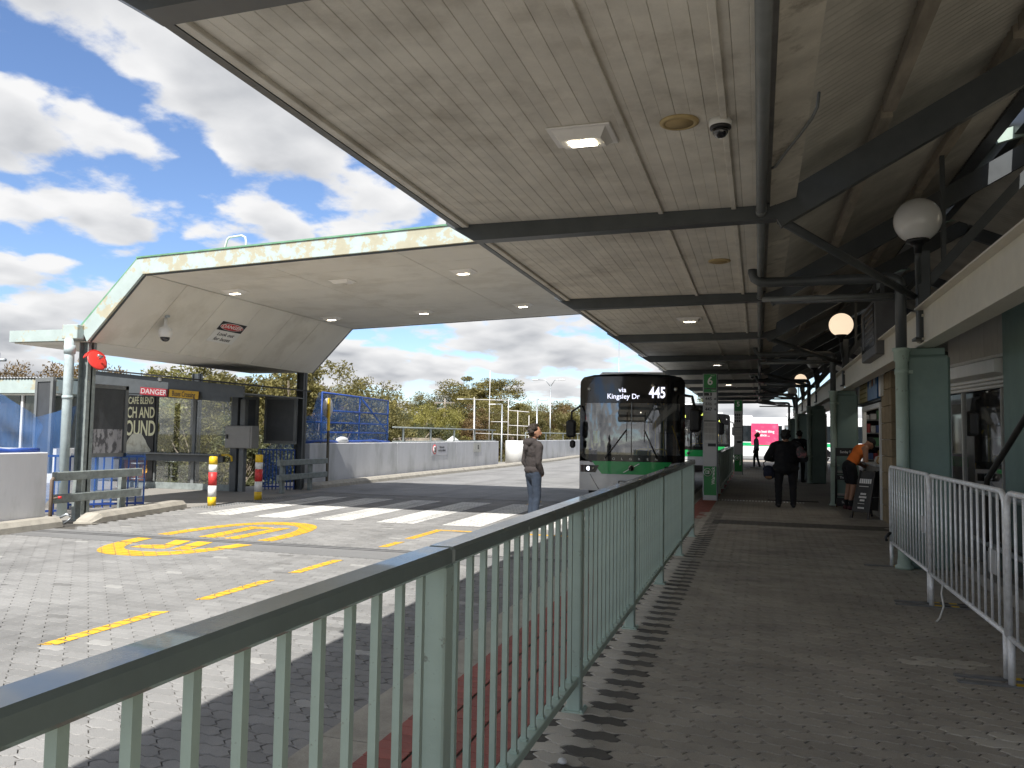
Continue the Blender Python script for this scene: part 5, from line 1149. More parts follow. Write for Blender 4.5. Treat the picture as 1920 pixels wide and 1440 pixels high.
    b = MB(); b.box(-1.1,1.1,.3,.62,.62,1.16,.05); b.build('dashboard', M('dash_grey', (.05,.05,.055), .7), t)
    b = MB(); b.tube([(.1,.42,1.2),(.12,.36,1.3),(.2,.34,1.33),(.72,.34,1.33),(.8,.36,1.3),(.82,.42,1.2)], .02, 8); b.tube([(.55,1.2,.7),(.55,1.2,2.6)], .018, 8); b.tube([(.75,1.5,.7),(.75,1.5,2.6)], .018, 8); b.tube([(.95,.5,1.9),(1.15,.9,1.3)], .018, 8); b.tube([(.35,2.4,.7),(.35,2.4,2.6)], .018, 8); b.build('grab_rails', yel_rail, t)
    b = MB(); b.box(-.95,-.4,.9,1.4,.8,1.25,.06); b.box(-.92,-.43,1.35,1.5,1.2,1.95,.06); b.build('driver_seat', seat_m, t)
    b = MB(); b.box(.05,1.1,.38,.4,2.02,2.4); b.box(-1.1,-.1,.38,.4,2.15,2.4); b.build('sun_blind', M('blind_grey', (.16,.17,.18), .8), t)
    if detail:
        b = MB(); b.lathe((-.68,.62,1.28),[(.2,-.012),(.22,.0),(.2,.012)],20,'y'); b.build('steering_wheel', black_p, t)
        b = MB(); b.box(-.95,-.85,.55,.6,1.45,1.75); b.build('hi_vis_cloth', M('hi_vis_yellow', (.5,.65,.05), .8), t)
    for r_ in range(3):
        for x in (-.8,.8):
            b = MB(); b.box(x-.4,x+.4,3.2+r_*1.1,3.35+r_*1.1,.7,1.75,.05); b.build('seat', seat_m, t)
    # sides: windows, stripe, wheels, doors
    for s in (-1,1):
        X = s*(W+.004)
        wins = [(.75,2.0),(3.5,5.2),(5.3,6.2),(8.0,9.6),(9.7,11.5)] if s > 0 else [(.75,2.1),(2.2,4.0),(4.1,5.9),(6.0,7.8),(7.9,9.7),(9.8,11.5)]
        for (a, c) in wins:
            b = MB(); b.box(X-.006,X+.006,a,c,1.35,2.5); b.build('side_window', side_glass, t)
        for (a, c) in ((.6,2.05),(3.45,6.25),(7.95,12.0)) if s > 0 else ((.6,12.0),):
            b = MB(); b.box(X-.004,X+.004,a,c,1.05,1.28); b.build('green_stripe', bus_green if not white_body else M('bright_green_stripe', (.02,.42,.15), .3), t)
        for yw in (2.75,8.9) if s > 0 else (2.75,8.9):
            b = MB(); b.lathe((s*1.08,yw,.48),[(.3,-.16),(.47,-.14),(.48,.14),(.3,.16)],24,'x'); wh = b.build('wheel', tyre, t)
            b = MB(); b.lathe((s*1.245,yw,.48),[(.29,-.012),(.27,.012),(.1,.012),(.08,.03)],20,'x'); b.build('rim', rim, wh)
            b = MB(); b.prism([(X,yw+.6*math.cos(a),.35+.62*max(0,math.sin(a))) for a in [math.pi*k/14 for k in range(15)]], (s*.004,0,0)); b.build('wheel_arch', bus_black, t)
    for (a, c) in ((2.1+4.25,7.85),):
        b = MB(); b.box(W+.002,W+.014,a,c,.38,2.55); b.build('door', M('door_grey', (.13,.135,.14), .35), t)
        for q in (0,1):
            y0 = a+.08+q*.74; b = MB(); b.box(W+.015,W+.02,y0,y0+.58,.9,2.42); b.build('door_glass', M('door_glass', (.2,.24,.26), .1, coat=.5), t)
            b = MB(); b.tube([(W+.03,y0+.1+.4*q,1.75),(W+.03,y0+.5-.4*q,1.1)], .018, 6); b.build('door_rail', yel_rail, t)
    return t
make_bus('front bus at the platform showing route 445 on its destination screen', (-2.88,19.0,RZ), R(6.5), ('via','Kingsley Dr'), '445', led_w, led_w)
make_bus('second bus waiting behind the 445 bus, yellow lettering partly hidden', (-3.12,38.0,RZ), R(5), ('','Rd'), '44', led_yg, led_yg, False)
make_bus('third bus waiting at the end of the row', (-2.95,52.5,RZ), R(4), ('',''), '4', led_yg, led_yg, False)
tb = make_bus('white bus passing side on beyond the platform end with a pink advertisement', (-4.6,61.25,RZ), R(-90), ('',''), '449', led_yg, led_yg, False, white_body=True)
pink = M('pink_advert', (.72,.06,.16), .4, var=.12, vscale=.8, col2=(.8,.2,.3), c2scale=.6)
b = MB(); b.box(1.258,1.262,4.1,5.95,1.12,2.66); b.build('advert', pink, tb)
text('lettering','The best thing\nsince ...',.26,ink_w,tb,(1.266,5.03,1.95),FACE_E,.85,.008,.001)
text('route_number','449',.32,led_yg,tb,(1.262,1.4,2.3),FACE_E,.7,.004,.001)
# tall mirror arm column beside the 445 bus
# ================================================================== stop signs
gr_s = M('sign_green', (.02,.22,.05), .45, var=.05); gy_s = M('sign_grey_face', (.42,.42,.42), .4, .2, var=.05)
def stop_sign(label, x, y, num, full):
    t = thing('stop_sign', label, 'sign', (x,y,0), 0, 'tall bus stop signs'); H = 3.0; hw_ = .155
    b = MB(); b.box(-hw_,hw_,-.03,.03,0,H,.006); b.build('panel', gy_s, t)
    b = MB(); b.box(hw_,hw_+.025,-.04,.06,0,H); b.build('edge_rail', steel_dk, t); b = MB(); b.box(-hw_-.012,-hw_,-.035,.04,0,H); b.build('edge_rail', galv, t)
    f = -.0325
    def blk(z0, z1, m, x0=-.145, x1=.145, nm='printed_block'): q = MB(); q.box(x0,x1,f-.0015,f,z0,z1); q.build(nm, m, t)
    blk(2.66,2.99,gr_s); text('stand_number', num, .27, ink_w, t, (0,f-.004,2.82), FACE_CAM, .95, .006, .001); blk(2.56,2.635,gr_s)
    blk(2.638,2.656,ink_k)
    if full:
        text('lettering','Stand',.04,ink_w,t,(.06,f-.004,2.955),FACE_CAM,1,.0,.001); text('lettering','12802',.045,ink_w,t,(.075,f-.004,2.6),FACE_CAM,1,.0,.001)
        blk(2.475,2.55,ink_k,-.14,.04); text('lettering','2',.07,ink_w,t,(-.01,f-.004,2.51),FACE_CAM,1,.002,.001)
    for k, (tx, z, c) in enumerate((('445',2.40,ink_k),('446',2.275,M('grey_ink', (.16,.16,.16), .5)),('447',2.15,ink_k))):
        if full: text('route_number', tx, .105, c, t, (-.035,f-.002,z), FACE_CAM, 1.0, .003, .001)
        else:
            for q_ in range(3): blk(z-.04,z+.04,c,-.13+q_*.075,-.075+q_*.075)
        b = MB(); b.lathe((.115,f-.001,z),[(.024,-.001),(.024,.001)],14,'y'); b.build('route_dot', c, t); b = MB(); b.lathe((.115,f-.003,z),[(.014,-.001),(.014,.001)],12,'y'); b.build('route_dot_core', gy_s, t)
        blk(z-.085,z-.08,c,-.13,.0)
    pw = M('timetable_paper', (.56,.56,.54), .5, var=.03); blk(1.36,1.86,pw,-.135,.14,'timetable'); gi = M('timetable_ink', (.2,.2,.21), .6)
    q = MB()
    for c in range(8):
        for r_ in range(16): 
            if r_ % 6: q.box(-.125+c*.033,-.125+c*.033+.02,f-.0025,f-.0016,1.4+r_*.027,1.4+r_*.027+.012)
    q.build('timetable_print', gi, t)['kind'] = 'stuff'
    blk(1.865,1.885,ink_k,-.14,.14); blk(1.27,1.34,ink_k,-.05,.135)
    blk(.12,.80,gr_s)
    text('lettering','Warwick',.11,ink_w,t,(.075,f-.004,.58),(R(90),R(-90),0),1,.002,.001)
    b = MB(); b.lathe((-.06,f-.003,.66),[(.095,-.001),(.095,.001)],26,'y'); b.build('stop_symbol_ring', ink_w, t); b = MB(); b.lathe((-.06,f-.0055,.66),[(.08,-.001),(.08,.001)],26,'y'); b.build('stop_symbol_disc', gr_s, t)
    b = MB(); b.box(-.105,-.015,f-.009,f-.007,.62,.70,.0); b.build('stop_symbol_bus', ink_w, t); b = MB(); b.box(-.092,-.07,f-.0105,f-.0095,.635,.69); b.box(-.06,-.045,f-.0105,f-.0095,.635,.69); b.build('stop_symbol_window', gr_s, t)
stop_sign('tall grey and green stop sign marked 6 beside the bus', -1.1, 19.62, '6', True)
stop_sign('distant grey and green stop sign marked 5', -.78, 33.6, '5', False)
# ================================================================== people
def cap_mesh(a, b, ra, rb, n=12):
    a, b = Vector(a), Vector(b); d = b-a; L_ = d.length; q = d.to_track_quat('Z','Y') if L_ > 1e-6 else None; mb = MB()
    prof = [(ra*math.sin(t), -ra*math.cos(t)) for t in np.linspace(.15,math.pi/2,5)]+[(rb*math.sin(t), L_-rb*math.cos(t)) for t in np.linspace(math.pi/2,math.pi-.15,5)]
    V = []; 
    for r_, h in prof:
        for k in range(n):
            p = Vector((r_*math.cos(2*math.pi*k/n), r_*math.sin(2*math.pi*k/n), h)); V.append(a+(q @ p if q else p))
    m = len(prof); F = [(i*n+k, i*n+(k+1)%n, (i+1)*n+(k+1)%n, (i+1)*n+k) for i in range(m-1) for k in range(n)]+[tuple(n-1-k for k in range(n)), tuple((m-1)*n+k for k in range(n))]
    return V, F
def ell_mesh(c, r, rot=(0,0,0), n=14, m=9):
    Rm = Euler(rot).to_matrix(); c = Vector(c); V = []
    for i in range(m):
        t = .12+(math.pi-.24)*i/(m-1)
        for k in range(n): p = Vector((r[0]*math.sin(t)*math.cos(2*math.pi*k/n), r[1]*math.sin(t)*math.sin(2*math.pi*k/n), -r[2]*math.cos(t))); V.append(c+Rm @ p)
    F = [(i*n+k, i*n+(k+1)%n, (i+1)*n+(k+1)%n, (i+1)*n+k) for i in range(m-1) for k in range(n)]+[tuple(n-1-k for k in range(n)), tuple((m-1)*n+k for k in range(n))]
    return V, F
def fuse(name, prims, mats, parent=None, voxel=.011, smooth=5, folds=0.):
    """one continuous surface from tapered limbs and masses; each region takes the cloth or skin of the nearest one"""
    b = MB(); keys = list(mats)
    for p in prims:
        V, F = cap_mesh(*p[1:5]) if p[0] == 'c' else ell_mesh(*p[1:4])
        b.add(V, F)
    me = b.mesh(name, []); o = bpy.data.objects.new(name, me); COL.objects.link(o)
    md = o.modifiers.new('r', 'REMESH'); md.mode = 'VOXEL'; md.voxel_size = voxel; md.use_smooth_shade = True
    sm = o.modifiers.new('s', 'SMOOTH'); sm.factor = .5; sm.iterations = smooth
    bpy.context.view_layer.update()
    m2 = bpy.data.meshes.new_from_object(o.evaluated_get(bpy.context.evaluated_depsgraph_get())); bpy.data.objects.remove(o); bpy.data.meshes.remove(me)
    if folds:                                           # creases in the cloth
        from mathutils import noise as nz
        nv = len(m2.vertices); co = np.zeros(nv*3); m2.vertices.foreach_get('co', co); co = co.reshape(-1,3); nm = np.zeros(nv*3); m2.vertex_normals.foreach_get('vector', nm); nm = nm.reshape(-1,3)
        for i in range(nv):
            p = co[i]; q = Vector((p[0]*9, p[1]*9, p[2]*16+2*math.sin(p[0]*11))); co[i] = p+nm[i]*(folds*(nz.noise(q)+.6*nz.noise(q*2.3)))
        m2.vertices.foreach_set('co', co.ravel())
    n = len(m2.polygons); C = np.zeros(n*3); m2.polygons.foreach_get('center', C); C = C.reshape(-1,3); best = np.full(n, 1e9); idx = np.zeros(n, int)
    for p in prims:
        if p[0] == 'c':
            a, bb = np.array(p[1]), np.array(p[2]); ab = bb-a; t = np.clip(((C-a)@ab)/max(ab@ab,1e-9),0,1); d = np.linalg.norm(C-(a+t[:,None]*ab),axis=1)-(p[3]+(p[4]-p[3])*t)
        else:
            Rm = np.array(Euler(p[3]).to_matrix()); q = ((C-np.array(p[1]))@Rm)/np.array(p[2]); l = np.linalg.norm(q,axis=1); d = (l-1)*min(p[2])
        k = keys.index(p[5] if p[0] == 'c' else p[4]); d = d-(p[6] if p[0] == 'c' and len(p) > 6 else 0); u = d < best; best[u] = d[u]; idx[u] = k
    m2.materials.clear()
    for k in keys: m2.materials.append(mats[k])
    m2.polygons.foreach_set('material_index', idx.astype(np.int32)); m2.polygons.foreach_set('use_smooth', np.ones(n, bool)); m2.update(); m2.name = name
    o = bpy.data.objects.new(name, m2); COL.objects.link(o); o.parent = parent; return o
skin = M('skin_tan', (.36,.19,.12), .55, var=.1); skin2 = M('skin_light', (.48,.29,.21), .55, var=.1)
def xf(prims, piv, rot):
    Rm = Euler(rot).to_matrix(); piv = Vector(piv); f = lambda p: tuple(piv+Rm @ (Vector(p)-piv)); out = []
    for p in prims:
        if p[0] == 'c': out.append(('c', f(p[1]), f(p[2]))+tuple(p[3:]))
        else: out.append(('e', f(p[1]), p[2], tuple((Rm @ Euler(p[3]).to_matrix()).to_euler()), p[4]))
    return out
def head(x, y, z, s='skin'):
    return [('e',(x,y,z),(.074,.094,.112),(0,0,0),s), ('e',(x,y+.035,z-.065),(.052,.055,.05),(0,0,0),s), ('c',(x,y+.088,z+.012),(x,y+.108,z-.022),.010,.015,s), ('e',(x,y+.088,z-.055),(.024,.014,.009),(0,0,0),s),
            ('e',(x-.03,y+.082,z+.02),(.016,.012,.010),(0,0,0),s), ('e',(x+.03,y+.082,z+.02),(.016,.012,.010),(0,0,0),s), ('e',(x-.075,y-.005,z-.005),(.012,.022,.032),(0,0,0),s), ('e',(x+.075,y-.005,z-.005),(.012,.022,.032),(0,0,0),s)]
def hand(w, d, palm, s='skin'):
    """wrist, pointing direction, palm normal: palm, four unequal curled fingers and a thumb from its side"""
    w, d, pn = Vector(w), Vector(d).normalized(), Vector(palm).normalized(); sd = d.cross(pn).normalized(); out = [('c', tuple(w), tuple(w+d*.05), .026, .03, s)]
    for k, (o_, L_) in enumerate(((-.03,.06),(-.01,.072),(.011,.067),(.03,.052))):
        a = w+d*.075+sd*o_; m = a+d*L_*.55+pn*.008; e = m+(d*.6+pn*.8).normalized()*L_*.5; out += [('c',tuple(a),tuple(m),.0105,.0095,s),('c',tuple(m),tuple(e),.0095,.008,s)]
    a = w+d*.025-sd*.03; out.append(('c',tuple(a),tuple(a-sd*.03+d*.035+pn*.02),.013,.010,s)); return out
def legs(c, sh, sp=.1, r=1., hip=.93, dy=(0,0), fy=(0,0)):
    out = []
    for i, s in enumerate((-1,1)):
        x = s*sp; out += [('c',(x*.95,0,hip),(x*1.05,.03+dy[i]*.5,.5),.092*r,.068*r,c),('c',(x*1.05,.03+dy[i]*.5,.5),(x*1.08,-.02+dy[i],.1),.066*r,.056*r,c),('c',(x*1.08,-.05+dy[i],.05),(x*1.22,.13+dy[i],.042),.048,.04,sh)]
    return out
def hair(parent, c, r, mat, seed=0, n=70, s=.03, cut=None):
    rng = random.Random(seed); pr = [('e',c,r,(0,0,0),'h')]
    for _ in range(n):
        v = Vector((rng.gauss(0,1),rng.gauss(0,1),rng.gauss(0,1))).normalized(); p = Vector(c)+Vector((v.x*r[0],v.y*r[1],v.z*r[2]))
        if cut and not cut(p): continue
        pr.append(('e',tuple(p),(s*rng.uniform(.6,1.2),)*3,(0,0,0),'h'))
    return fuse('hair', pr, {'h': mat}, parent, .009, 2)
cloth = lambda nm, c, **k: M(nm, c, .9, var=.1, vscale=7, bump=.35, bscale=16, **k)
hoodie = cloth('brown_hoodie_cloth', (.042,.035,.034)); jeans = cloth('blue_jeans_cloth', (.026,.038,.06)); blk = cloth('black_cloth', (.008,.008,.011)); shoe_k = M('dark_shoe', (.02,.02,.022), .6)
# hooded man on the crossing
t = thing('person','person in a brown hoodie and blue jeans standing on the zebra crossing','person',(-3.92,14.1,RZ),R(-42))
hd = xf(head(0,.035,1.685), (0,0,1.6), (0,0,R(-38)))
pr = legs('jeans','shoe',.105,1.08,.93,(.05,-.03))+[('e',(0,0,.93),(.175,.125,.13),(0,0,0),'jeans'),('e',(0,-.01,1.0),(.195,.145,.09),(0,0,0),'hoodie'),('e',(0,0,1.17),(.19,.135,.24),(0,0,0),'hoodie'),('e',(0,-.015,1.34),(.215,.142,.19),(R(8),0,0),'hoodie'),('c',(-.16,-.02,1.45),(.16,-.02,1.45),.085,.085,'hoodie'),
   ('e',(0,-.12,1.5),(.14,.075,.085),(R(-35),0,0),'hoodie'),('c',(-.11,-.06,1.53),(.11,-.06,1.53),.05,.05,'hoodie'),('e',(0,-.17,1.40),(.075,.04,.07),(0,0,0),'hoodie'),('c',(0,-.01,1.5),(0,.02,1.62),.056,.052,'skin')]
for s in (-1,1): pr += [('c',(s*.21,-.01,1.42),(s*.24,-.045,1.14),.072,.058,'hoodie'),('c',(s*.24,-.045,1.14),(s*.205,.05,.97),.057,.048,'hoodie'),('c',(s*.205,.05,.97),(s*.165,.09,.94),.043,.042,'hoodie'),('c',(s*.165,.085,.94),(s*.16,.09,.91),.034,.032,'skin')]
pr += hd; body = fuse('body', pr, {'hoodie':hoodie,'jeans':jeans,'shoe':shoe_k,'skin':skin}, t, .011, 4, .006)
hp = Vector((0,.0,1.6))+Euler((0,0,R(-38))).to_matrix() @ Vector((0,.005,.12))
fw = Euler((0,0,R(-38))).to_matrix() @ Vector((0,1,0))
hm = M('dark_brown_hair', (.028,.02,.014), .8, var=.4, vscale=40)
hair(t, tuple(hp), (.09,.106,.106), hm, 1, 120, .03, lambda p: (p-hp).dot(fw) < .055 and not ((p-hp).dot(fw) > .0 and p.z < 1.70))
bp_ = [('e',tuple(hp+fw*.085+Vector((0,0,-.105))),(.05,.04,.035),(0,0,R(-38)),'h')]; fuse('beard', bp_, {'h':hm}, t, .009, 1)
# dark clothed person with bags, seen from behind
t = thing('person','heavy set person in black seen from behind on the platform','person',(.56,18.35,0),R(3))
pr = legs('blk','shoe',.14,1.22,.84,(.0,.02))+[('e',(0,0,.9),(.25,.19,.2),(0,0,0),'blk'),('e',(0,-.01,.86),(.285,.21,.14),(0,0,0),'blk'),('e',(0,0,1.12),(.27,.2,.28),(0,0,0),'blk'),('e',(0,-.02,1.25),(.26,.18,.18),(0,0,0),'blk'),('c',(-.17,-.02,1.35),(.17,-.02,1.35),.09,.09,'blk'),('c',(0,-.02,1.4),(0,.02,1.48),.07,.065,'skin')]
for s in (-1,1): pr += [('c',(s*.24,-.02,1.32),(s*.385,-.06,1.06),.088,.078,'blk'),('c',(s*.385,-.06,1.06),(s*.25,.2,1.02),.075,.06,'blk')]+hand((s*.24,.21,1.02),(-s*.6,.8,0),(0,0,-1))
pr += head(0,.03,1.55); fuse('body', pr, {'blk':blk,'shoe':shoe_k,'skin':skin}, t, .012, 4, .006)
hair(t, (0,.0,1.57), (.1,.105,.115), M('black_hair', (.008,.007,.007), .7, var=.2), 3, 60, .02, lambda p: p.y < .05)
g = thing('shoulder_bag','navy shoulder bag hanging at the left hip of the dark clothed person','bag',(.22,18.36,.62)); pr = [('e',(0,0,.1),(.13,.1,.13),(0,0,0),'b'),('e',(-.02,0,.2),(.12,.08,.08),(0,0,0),'b')]; fuse('bag', pr, {'b':cloth('navy_bag', (.012,.015,.035))}, g, .012, 3)
b = MB(); b.tube([(-.1,0,.24),(-.12,.0,.33),(.0,.0,.42),(.08,.0,.5)], .014, 6); b.build('strap', blk, g); b = MB(); b.box(-.08,.05,-.1,-.09,.0,.05,.004); b.build('tan_patch', M('tan_leather', (.2,.1,.04), .7), g)
g = thing('patterned_bag','red and grey patterned bag on the right shoulder of the dark clothed person','bag',(.85,18.28,1.12)); fuse('bag', [('e',(0,0,.08),(.1,.07,.13),(0,0,0),'b'),('e',(.07,0,.03),(.08,.06,.1),(0,0,0),'b')], {'b':M('patterned_cloth', (.09,.085,.085), .9, col2=(.28,.12,.13), c2scale=14, c2lo=.5, c2hi=.55)}, g, .012, 2)
# woman looking up
t = thing('person','person in a pale blue shirt and dark trousers looking up far along the platform','person',(-.1,41,0),R(82)); shirt = cloth('pale_blue_shirt', (.26,.33,.42)); trs = cloth('dark_trousers', (.015,.014,.016))
pr = legs('trs','shoe',.085,.92,.9,(.12,-.12))+[('e',(0,0,.92),(.16,.13,.13),(0,0,0),'trs'),('e',(0,0,.98),(.165,.14,.08),(0,0,0),'shirt'),('e',(0,0,1.15),(.16,.125,.24),(0,0,0),'shirt'),('e',(0,.01,1.3),(.185,.125,.16),(0,0,0),'shirt'),('c',(-.13,0,1.4),(.13,0,1.4),.065,.065,'shirt'),('c',(0,0,1.43),(0,.01,1.53),.05,.048,'skin')]
for s in (-1,1): pr += [('c',(s*.19,0,1.38),(s*.23,-.05,1.1),.056,.046,'shirt'),('c',(s*.23,-.05,1.1),(s*.22,.08,.88),.044,.036,'shirt')]+hand((s*.22,.085,.86),(0,.2,-1),(-s,0,0))
pr += xf(head(0,.03,1.61), (0,0,1.54), (R(32),0,0)); fuse('body', pr, {'shirt':shirt,'trs':trs,'shoe':white_p,'skin':skin2}, t, .012, 4, .006)
hair(t, (0,-.055,1.63), (.098,.1,.11), M('fair_hair', (.22,.15,.08), .7, var=.3), 5, 40, .03, lambda p: p.y < .02)
# man in an orange singlet bent over at the kiosk
t = thing('person','person in an orange singlet and black shorts bending over at the kiosk counter','person',(1.86,18.45,0),R(-72)); orange = M('orange_singlet_cloth', (.85,.2,.03), .85, var=.08, vscale=8, bump=.3, bscale=20)
pr = []
for s in (-1,1): pr += [('c',(s*.1,-.02,.9),(s*.11,.02,.62),.112,.098,'blk'),('c',(s*.11,.02,.62),(s*.11,.02,.5),.07,.062,'skin'),('c',(s*.11,.02,.5),(s*.11,-.04,.22),.066,.045,'skin'),('c',(s*.11,-.04,.22),(s*.11,-.04,.1),.044,.042,'blk'),('c',(s*.11,-.07,.05),(s*.12,.13,.042),.048,.04,'shoe')]
lean = [('e',(0,0,1.12),(.17,.125,.22),(0,0,0),'or'),('e',(0,.0,1.3),(.19,.13,.18),(0,0,0),'or'),('c',(-.09,0,1.41),(.09,0,1.41),.06,.06,'or'),('c',(0,.01,1.42),(0,.06,1.52),.06,.055,'skin'),('c',(-.19,0,1.4),(-.17,0,1.38),.066,.066,'skin'),('c',(.19,0,1.4),(.17,0,1.38),.066,.066,'skin')]
lean += xf(head(0,.06,1.6), (0,.04,1.5), (R(-28),0,0)); la_ = R(-34)
pr += [('e',(0,-.02,.93),(.17,.135,.13),(0,0,0),'blk')]+xf(lean, (0,-.02,.95), (la_,0,0))
sh_ = [Vector((0,-.02,.95))+Euler((la_,0,0)).to_matrix() @ Vector((s*.2,.02,.44)) for s in (-1,1)]
for s, p in zip((-1,1), sh_):
    e = p+Vector((s*.05,-.02,-.29)); w_ = e+Vector((-s*.04,.21,-.12)); pr += [('c',tuple(p),tuple(e),.056,.046,'skin'),('c',tuple(e),tuple(w_),.045,.032,'skin')]+hand(tuple(w_),(0,.9,-.4),(0,-.4,-.9))
fuse('body', pr, {'or':orange,'blk':blk,'shoe':M('maroon_shoe', (.06,.015,.02), .6),'skin':skin}, t, .011, 4, .006)
hc = Vector((0,-.02,.95))+Euler((la_,0,0)).to_matrix() @ (Vector((0,.04,.55))+Euler((R(-28),0,0)).to_matrix() @ Vector((0,.02,.1)))
Rh = Euler((la_+R(-28),0,0)); cp = [('e',tuple(hc+Rh.to_matrix() @ Vector((0,-.01,.055))),(.088,.11,.085),tuple(Rh),'b'),('e',tuple(hc+Rh.to_matrix() @ Vector((0,.12,.04))),(.075,.09,.018),tuple(Rh),'b')]
fuse('cap', cp, {'b':M('black_cap', (.01,.01,.012), .8)}, t, .009, 2)
# person with a backpack half hidden by the far column
t = thing('person','person in black with a backpack half hidden by a far column','person',(1.33,29.0,0),R(-20))
pr = legs('blk','shoe',.1,1.,.9)+[('e',(0,0,.95),(.17,.13,.13),(0,0,0),'blk'),('e',(0,0,1.15),(.17,.125,.24),(0,0,0),'blk'),('e',(0,0,1.32),(.2,.135,.17),(0,0,0),'blk'),('c',(-.15,0,1.42),(.15,0,1.42),.07,.07,'blk'),('c',(0,0,1.45),(0,.02,1.56),.055,.05,'skin')]
for s in (-1,1): pr += [('c',(s*.21,0,1.4),(s*.26,-.03,1.12),.062,.05,'blk'),('c',(s*.26,-.03,1.12),(s*.2,.18,1.05),.048,.036,'blk')]+hand((s*.19,.2,1.05),(-s*.3,1,0),(0,0,-1))
pr += head(0,.05,1.62); fuse('body', pr, {'blk':blk,'shoe':shoe_k,'skin':skin2}, t, .012, 4); hair(t, (0,.01,1.65), (.09,.1,.1), hm, 7, 40, .028, lambda p: p.y < .05)
g = thing('backpack','grey and white backpack worn by the half hidden person','bag',(1.26,28.78,1.05)); fuse('pack', [('e',(0,0,.15),(.14,.1,.2),(0,0,0),'g'),('e',(-.02,-.08,.08),(.1,.05,.1),(0,0,0),'w')], {'g':cloth('grey_pack', (.12,.12,.13)),'w':cloth('white_pack', (.45,.45,.45))}, g, .012, 2)
# ================================================================== trees beyond the deck
def leaf_mat(name, c, c2):
    m = bpy.data.materials.new(name); m.use_nodes = True; nt = m.node_tree; L = nt.links.new; nt.nodes.clear()
    out = N(nt,'ShaderNodeOutputMaterial'); df = N(nt,'ShaderNodeBsdfDiffuse'); tl = N(nt,'ShaderNodeBsdfTranslucent'); gl = N(nt,'ShaderNodeBsdfGlossy'); gl.inputs['Roughness'].default_value = .5; gl.inputs[0].default_value = (.5,.5,.45,1)
    ge = N(nt,'ShaderNodeNewGeometry'); rp = N(nt,'ShaderNodeValToRGB'); rp.color_ramp.elements[0].color = (*c,1); rp.color_ramp.elements[1].color = (*c2,1); e = rp.color_ramp.elements.new(.55); e.color = (*[(a*.6+b_*.4) for a, b_ in zip(c,c2)],1)
    oi = N(nt,'ShaderNodeObjectInfo'); tc = N(nt,'ShaderNodeTexCoord'); no = N(nt,'ShaderNodeTexNoise'); no.inputs['Scale'].default_value = .55; no.inputs['Detail'].default_value = 3; L(tc.outputs['Object'], no.inputs['Vector'])
    a = N(nt,'ShaderNodeMath',operation='MULTIPLY_ADD',i_1=.28); L(ge.outputs['Random Per Island'], a.inputs[0]); s = N(nt,'ShaderNodeMath',operation='MULTIPLY_ADD',i_1=1.1,i_2=-.24); L(no.outputs[0], s.inputs[0]); L(s.outputs[0], a.inputs[2]); 
    o2 = N(nt,'ShaderNodeMath',operation='MULTIPLY_ADD',i_1=.3); L(oi.outputs['Random'], o2.inputs[0]); L(a.outputs[0], o2.inputs[2]); L(o2.outputs[0], rp.inputs[0])
    L(rp.outputs[0], df.inputs[0]); L(rp.outputs[0], tl.inputs[0]); m1 = N(nt,'ShaderNodeMixShader'); m1.inputs[0].default_value = .4; L(df.outputs[0], m1.inputs[1]); L(tl.outputs[0], m1.inputs[2])
    m2 = N(nt,'ShaderNodeMixShader'); m2.inputs[0].default_value = .05; L(m1.outputs[0], m2.inputs[1]); L(gl.outputs[0], m2.inputs[2]); L(m2.outputs[0], out.inputs[0]); MATS[name] = m; return m
lf_ol = leaf_mat('olive_leaves', (.06,.06,.02), (.36,.31,.11)); lf_br = leaf_mat('russet_leaves', (.08,.055,.024), (.30,.20,.09)); lf_dk = leaf_mat('grey_green_leaves', (.04,.05,.024), (.19,.195,.09)); lf_br2 = leaf_mat('bright_leaves', (.085,.095,.02), (.40,.36,.10))
bark = M('pale_gum_bark', (.36,.30,.24), .85, var=.3, vscale=2, bump=.4, bscale=12, col2=(.17,.13,.10), c2scale=1.5, stretch=(1,1,.3))
